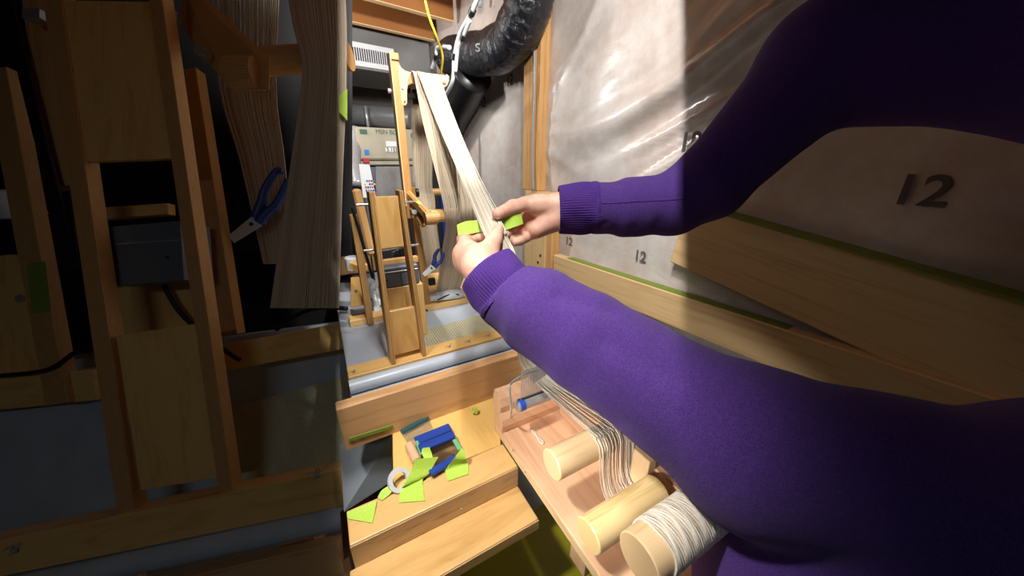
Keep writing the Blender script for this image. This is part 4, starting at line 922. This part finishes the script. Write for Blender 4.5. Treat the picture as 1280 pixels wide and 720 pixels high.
cable('cable', [pt(345, 412, T0+.1), pt(375, 392, T0+.1), pt(405, 384, T0+.1), pt(434, 386, T0+.1)], .006, 'black cable arching over bag on the leaning frame')
cable('cable', [pt(0, 470, T0+.1), pt(60, 462, T0+.1), pt(95, 440, T0+.1), pt(125, 430, T0+.1)], .006, 'black cable behind the left foot of leaning frame')
bm = BM(); prism(bm, [pt(-120, 480, T0+.22), pt(437, 400, T0+.22), pt(437, 640, T0+.10), pt(-120, 740, T0+.10)], FW, .01); tag(obj('plastic_sheet', bm, 'grey_sheet'), 'grey plastic sheet slung behind the leaning frame', 'sheet')
bm = BM(); prism(bm, [pt(280, 512, T0+.14), pt(434, 470, T0+.17), pt(434, 585, T0+.09), pt(300, 604, T0+.09)], FW, .003); tag(obj('newspaper', bm, 'news'), 'newspaper sheet tucked behind the leaning frame', 'newspaper')
lbar_t = BM(); tube(lbar_t, [pt(-80, 755, T0-.02), pt(434, 645, T0-.02)], .026, 20); tag(obj('grey_pipe', lbar_t, 'grey_sheet', None, smooth=True), 'grey tube along the foot of the leaning frame', 'tube')
lb = BM(); bar(lb, pt(-80, 830, T0-.03), pt(434, 710, T0-.03), .14, .03, UP); tag(obj('wood_board', lb, 'board'), 'wooden board below the grey tube of leaning frame', 'board')
b = BM(); q = pt(18, 250, T0+.24); rod(b, q-Vector((0, 0, .05)), q+Vector((0, 0, .03)), .05, 24, .004); tag(obj('white_roll', b, 'white_paint', None, smooth=True), 'white roll in shade behind left post of leaning frame', 'roll')
bm = BM(); prism(bm, [pt(-200, -160, 1.35), pt(437, -160, 1.25), pt(437, 400, 1.1), pt(-200, 480, 1.2)], FW, .02); tag(obj('shade_sheet', bm, 'dark_void'), 'black sheet standing for shade behind the leaning frame', 'backdrop')  # added sheet, keeps the space behind the frame dark

# ================================================================== LAMPS, unseen; most are added to shape the light
def barn_lamp(name, label, t0, r0, h0, h1, sl, sr, power, wd=.012, under=None, reach=.22):
    """an added tube lamp in a black housing with two flaps (and perhaps a shade below) that keep its light off the side bays"""
    P = lambda a, r_, h_: CAM + FW*(t0+a) + RT*(r0+r_) + UP*h_
    mid = (sl+sr)/2; fwd = (FW+RT*mid).normalized(); sd = fwd.cross(UP).normalized()
    hc = (h0+h1)/2; t = thing(name, label, 'lamp', P(0, 0, hc))
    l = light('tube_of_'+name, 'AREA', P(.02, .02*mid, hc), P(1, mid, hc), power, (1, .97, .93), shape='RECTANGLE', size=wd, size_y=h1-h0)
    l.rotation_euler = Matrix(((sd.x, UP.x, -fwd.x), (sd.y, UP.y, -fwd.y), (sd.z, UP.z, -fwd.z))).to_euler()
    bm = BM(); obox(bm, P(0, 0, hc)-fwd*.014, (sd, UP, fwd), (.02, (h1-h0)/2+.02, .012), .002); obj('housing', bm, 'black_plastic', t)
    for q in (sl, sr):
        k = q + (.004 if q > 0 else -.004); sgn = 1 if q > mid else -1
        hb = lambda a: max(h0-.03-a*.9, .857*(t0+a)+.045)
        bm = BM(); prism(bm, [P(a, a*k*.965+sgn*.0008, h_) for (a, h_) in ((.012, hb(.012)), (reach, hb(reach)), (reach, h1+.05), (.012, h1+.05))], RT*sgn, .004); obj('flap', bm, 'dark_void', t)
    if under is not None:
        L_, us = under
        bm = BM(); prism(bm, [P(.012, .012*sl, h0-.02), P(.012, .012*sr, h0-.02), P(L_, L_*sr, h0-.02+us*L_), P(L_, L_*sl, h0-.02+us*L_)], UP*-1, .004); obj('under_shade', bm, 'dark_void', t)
    bm = BM(); hp = P(-.014, 0, h1); rod(bm, hp, Vector((hp.x, hp.y, 2.56)), .005, 10); obj('hanger', bm, 'steel', t)
barn_lamp('added_tube_lamp', 'added long tube lamp with two black flaps lighting the middle bay', 0, 0, .40, .84, -.481, .481, KEY_POWER, .010)  # invented key light; flaps cut it at the edges of the middle bay
barn_lamp('added_tube_lamp', 'added tube lamp with black flaps brightening the plastic sheeted wall', .28, .1335, .66, .76, -1.0, .481, WALL_POWER, .012, (.15, -.9))  # second invented lamp, there to brighten the sheeted wall
rl = thing('added_ceiling_lamp', 'added white batten lamp for dim fill behind the viewer', 'lamp', (-1.0, -.6, 2.3))
bm = BM(); box(bm, (-1.4, -.65, 2.30), (-.6, -.55, 2.36), .01); obj('batten', bm, 'white_paint', rl)
light('batten_light', 'AREA', (-1.0, -.6, 2.29), (-.9, -.3, 0), ROOM_POWER, (.72, .9, 1), shape='RECTANGLE', size=.8, size_y=.1)  # made-up source, gives the side bays a dim cool fill

def spot_lamp(name, label, loc, aim, power, deg, color):
    loc, aim = Vector(loc), Vector(aim); d = (aim-loc).normalized()
    t = thing(name, label, 'lamp', loc)
    bm = BM(); tube(bm, [loc-d*.09, loc-d*.09, loc-d*.03, loc+d*.05, loc+d*.05, loc-d*.028, loc-d*.028], [.002, .03, .04, .07, .067, .037, .002], 24); obj('shade', bm, 'black_plastic', t, smooth=True)
    bm = BM(); tube(bm, [loc-d*.085, Vector((loc.x, loc.y, 2.31))], .006, 8); obj('stem', bm, 'steel', t)
    light('bulb_'+name, 'SPOT', loc, aim, power, color, spot_size=math.radians(deg), spot_blend=.8, shadow_soft_size=.035)
spot_lamp('added_spot_lamp', 'added black spot lamp on a stem brightening the planks', (-.26, .26, 1.98), (.18, .30, 1.08), SIDE_POWER, 44, (1, .95, .88))  # made-up spot, brightens planks and tension box
spot_lamp('added_spot_lamp', 'added black spot lamp hung between joists to brighten the furnace', (.40, 1.0, 2.12), (.30, 2.7, 1.75), BACK_POWER, 90, (1, .96, .9))  # invented source that lifts the dark furnace corner

# unseen tube lamp far back rakes the wall film; flap added to shape its light
BL = Vector((-.45, 2.3, 2.17)); bt = thing('tube_lamp', 'unseen upright tube lamp with an added black flap at the far joists', 'lamp', BL)
bd = Vector((1.42, -1.55, 0)).normalized(); bs = Vector((0, 0, 1)).cross(bd)
light('rear_tube', 'AREA', BL, BL+Vector((1, -.35, 0)), RAKE_POWER, (1, .97, .93), shape='RECTANGLE', size=.02, size_y=.26)
bm = BM(); box(bm, BL+Vector((-.05, -.02, -.15)), BL+Vector((-.012, .02, .15)), .003); obj('housing', bm, 'black_plastic', bt)
bm = BM(); obox(bm, BL-bs*.016+bd*.16, (bd, bs, Vector((0, 0, 1))), (.18, .003, .17), .001); obj('flap', bm, 'dark_void', bt)

spot_lamp('added_spot_lamp', 'low black fill lamp added left of the planks for the rollers', (-.26, .12, 1.36), (.26, .27, 1.14), FILL_POWER, 34, (1, .97, .93))  # added to light the rollers under the arm

# repeats share a group phrase
for base, phrase in (('cable', 'black cables around the loom frames'), ('tape_strip', 'strips of green tape'), ('water_pipe', 'pale plastic pipes under the joists'),
                     ('warp_sheet', 'sheets of warp yarn on the loom frames'), ('pipe_cap', 'white caps under the joists'), ('added_spot_lamp', 'added black spot lamps'), ('added_tube_lamp', 'added tube lamps with flaps'),
                     ('scissors', 'scissors with blue handles'), ('white_roll', 'white rolls behind the frames')):
    for o in list(bpy.data.objects):
        if o.name.split('.')[0] == base and 'category' in o: o['group'] = phrase
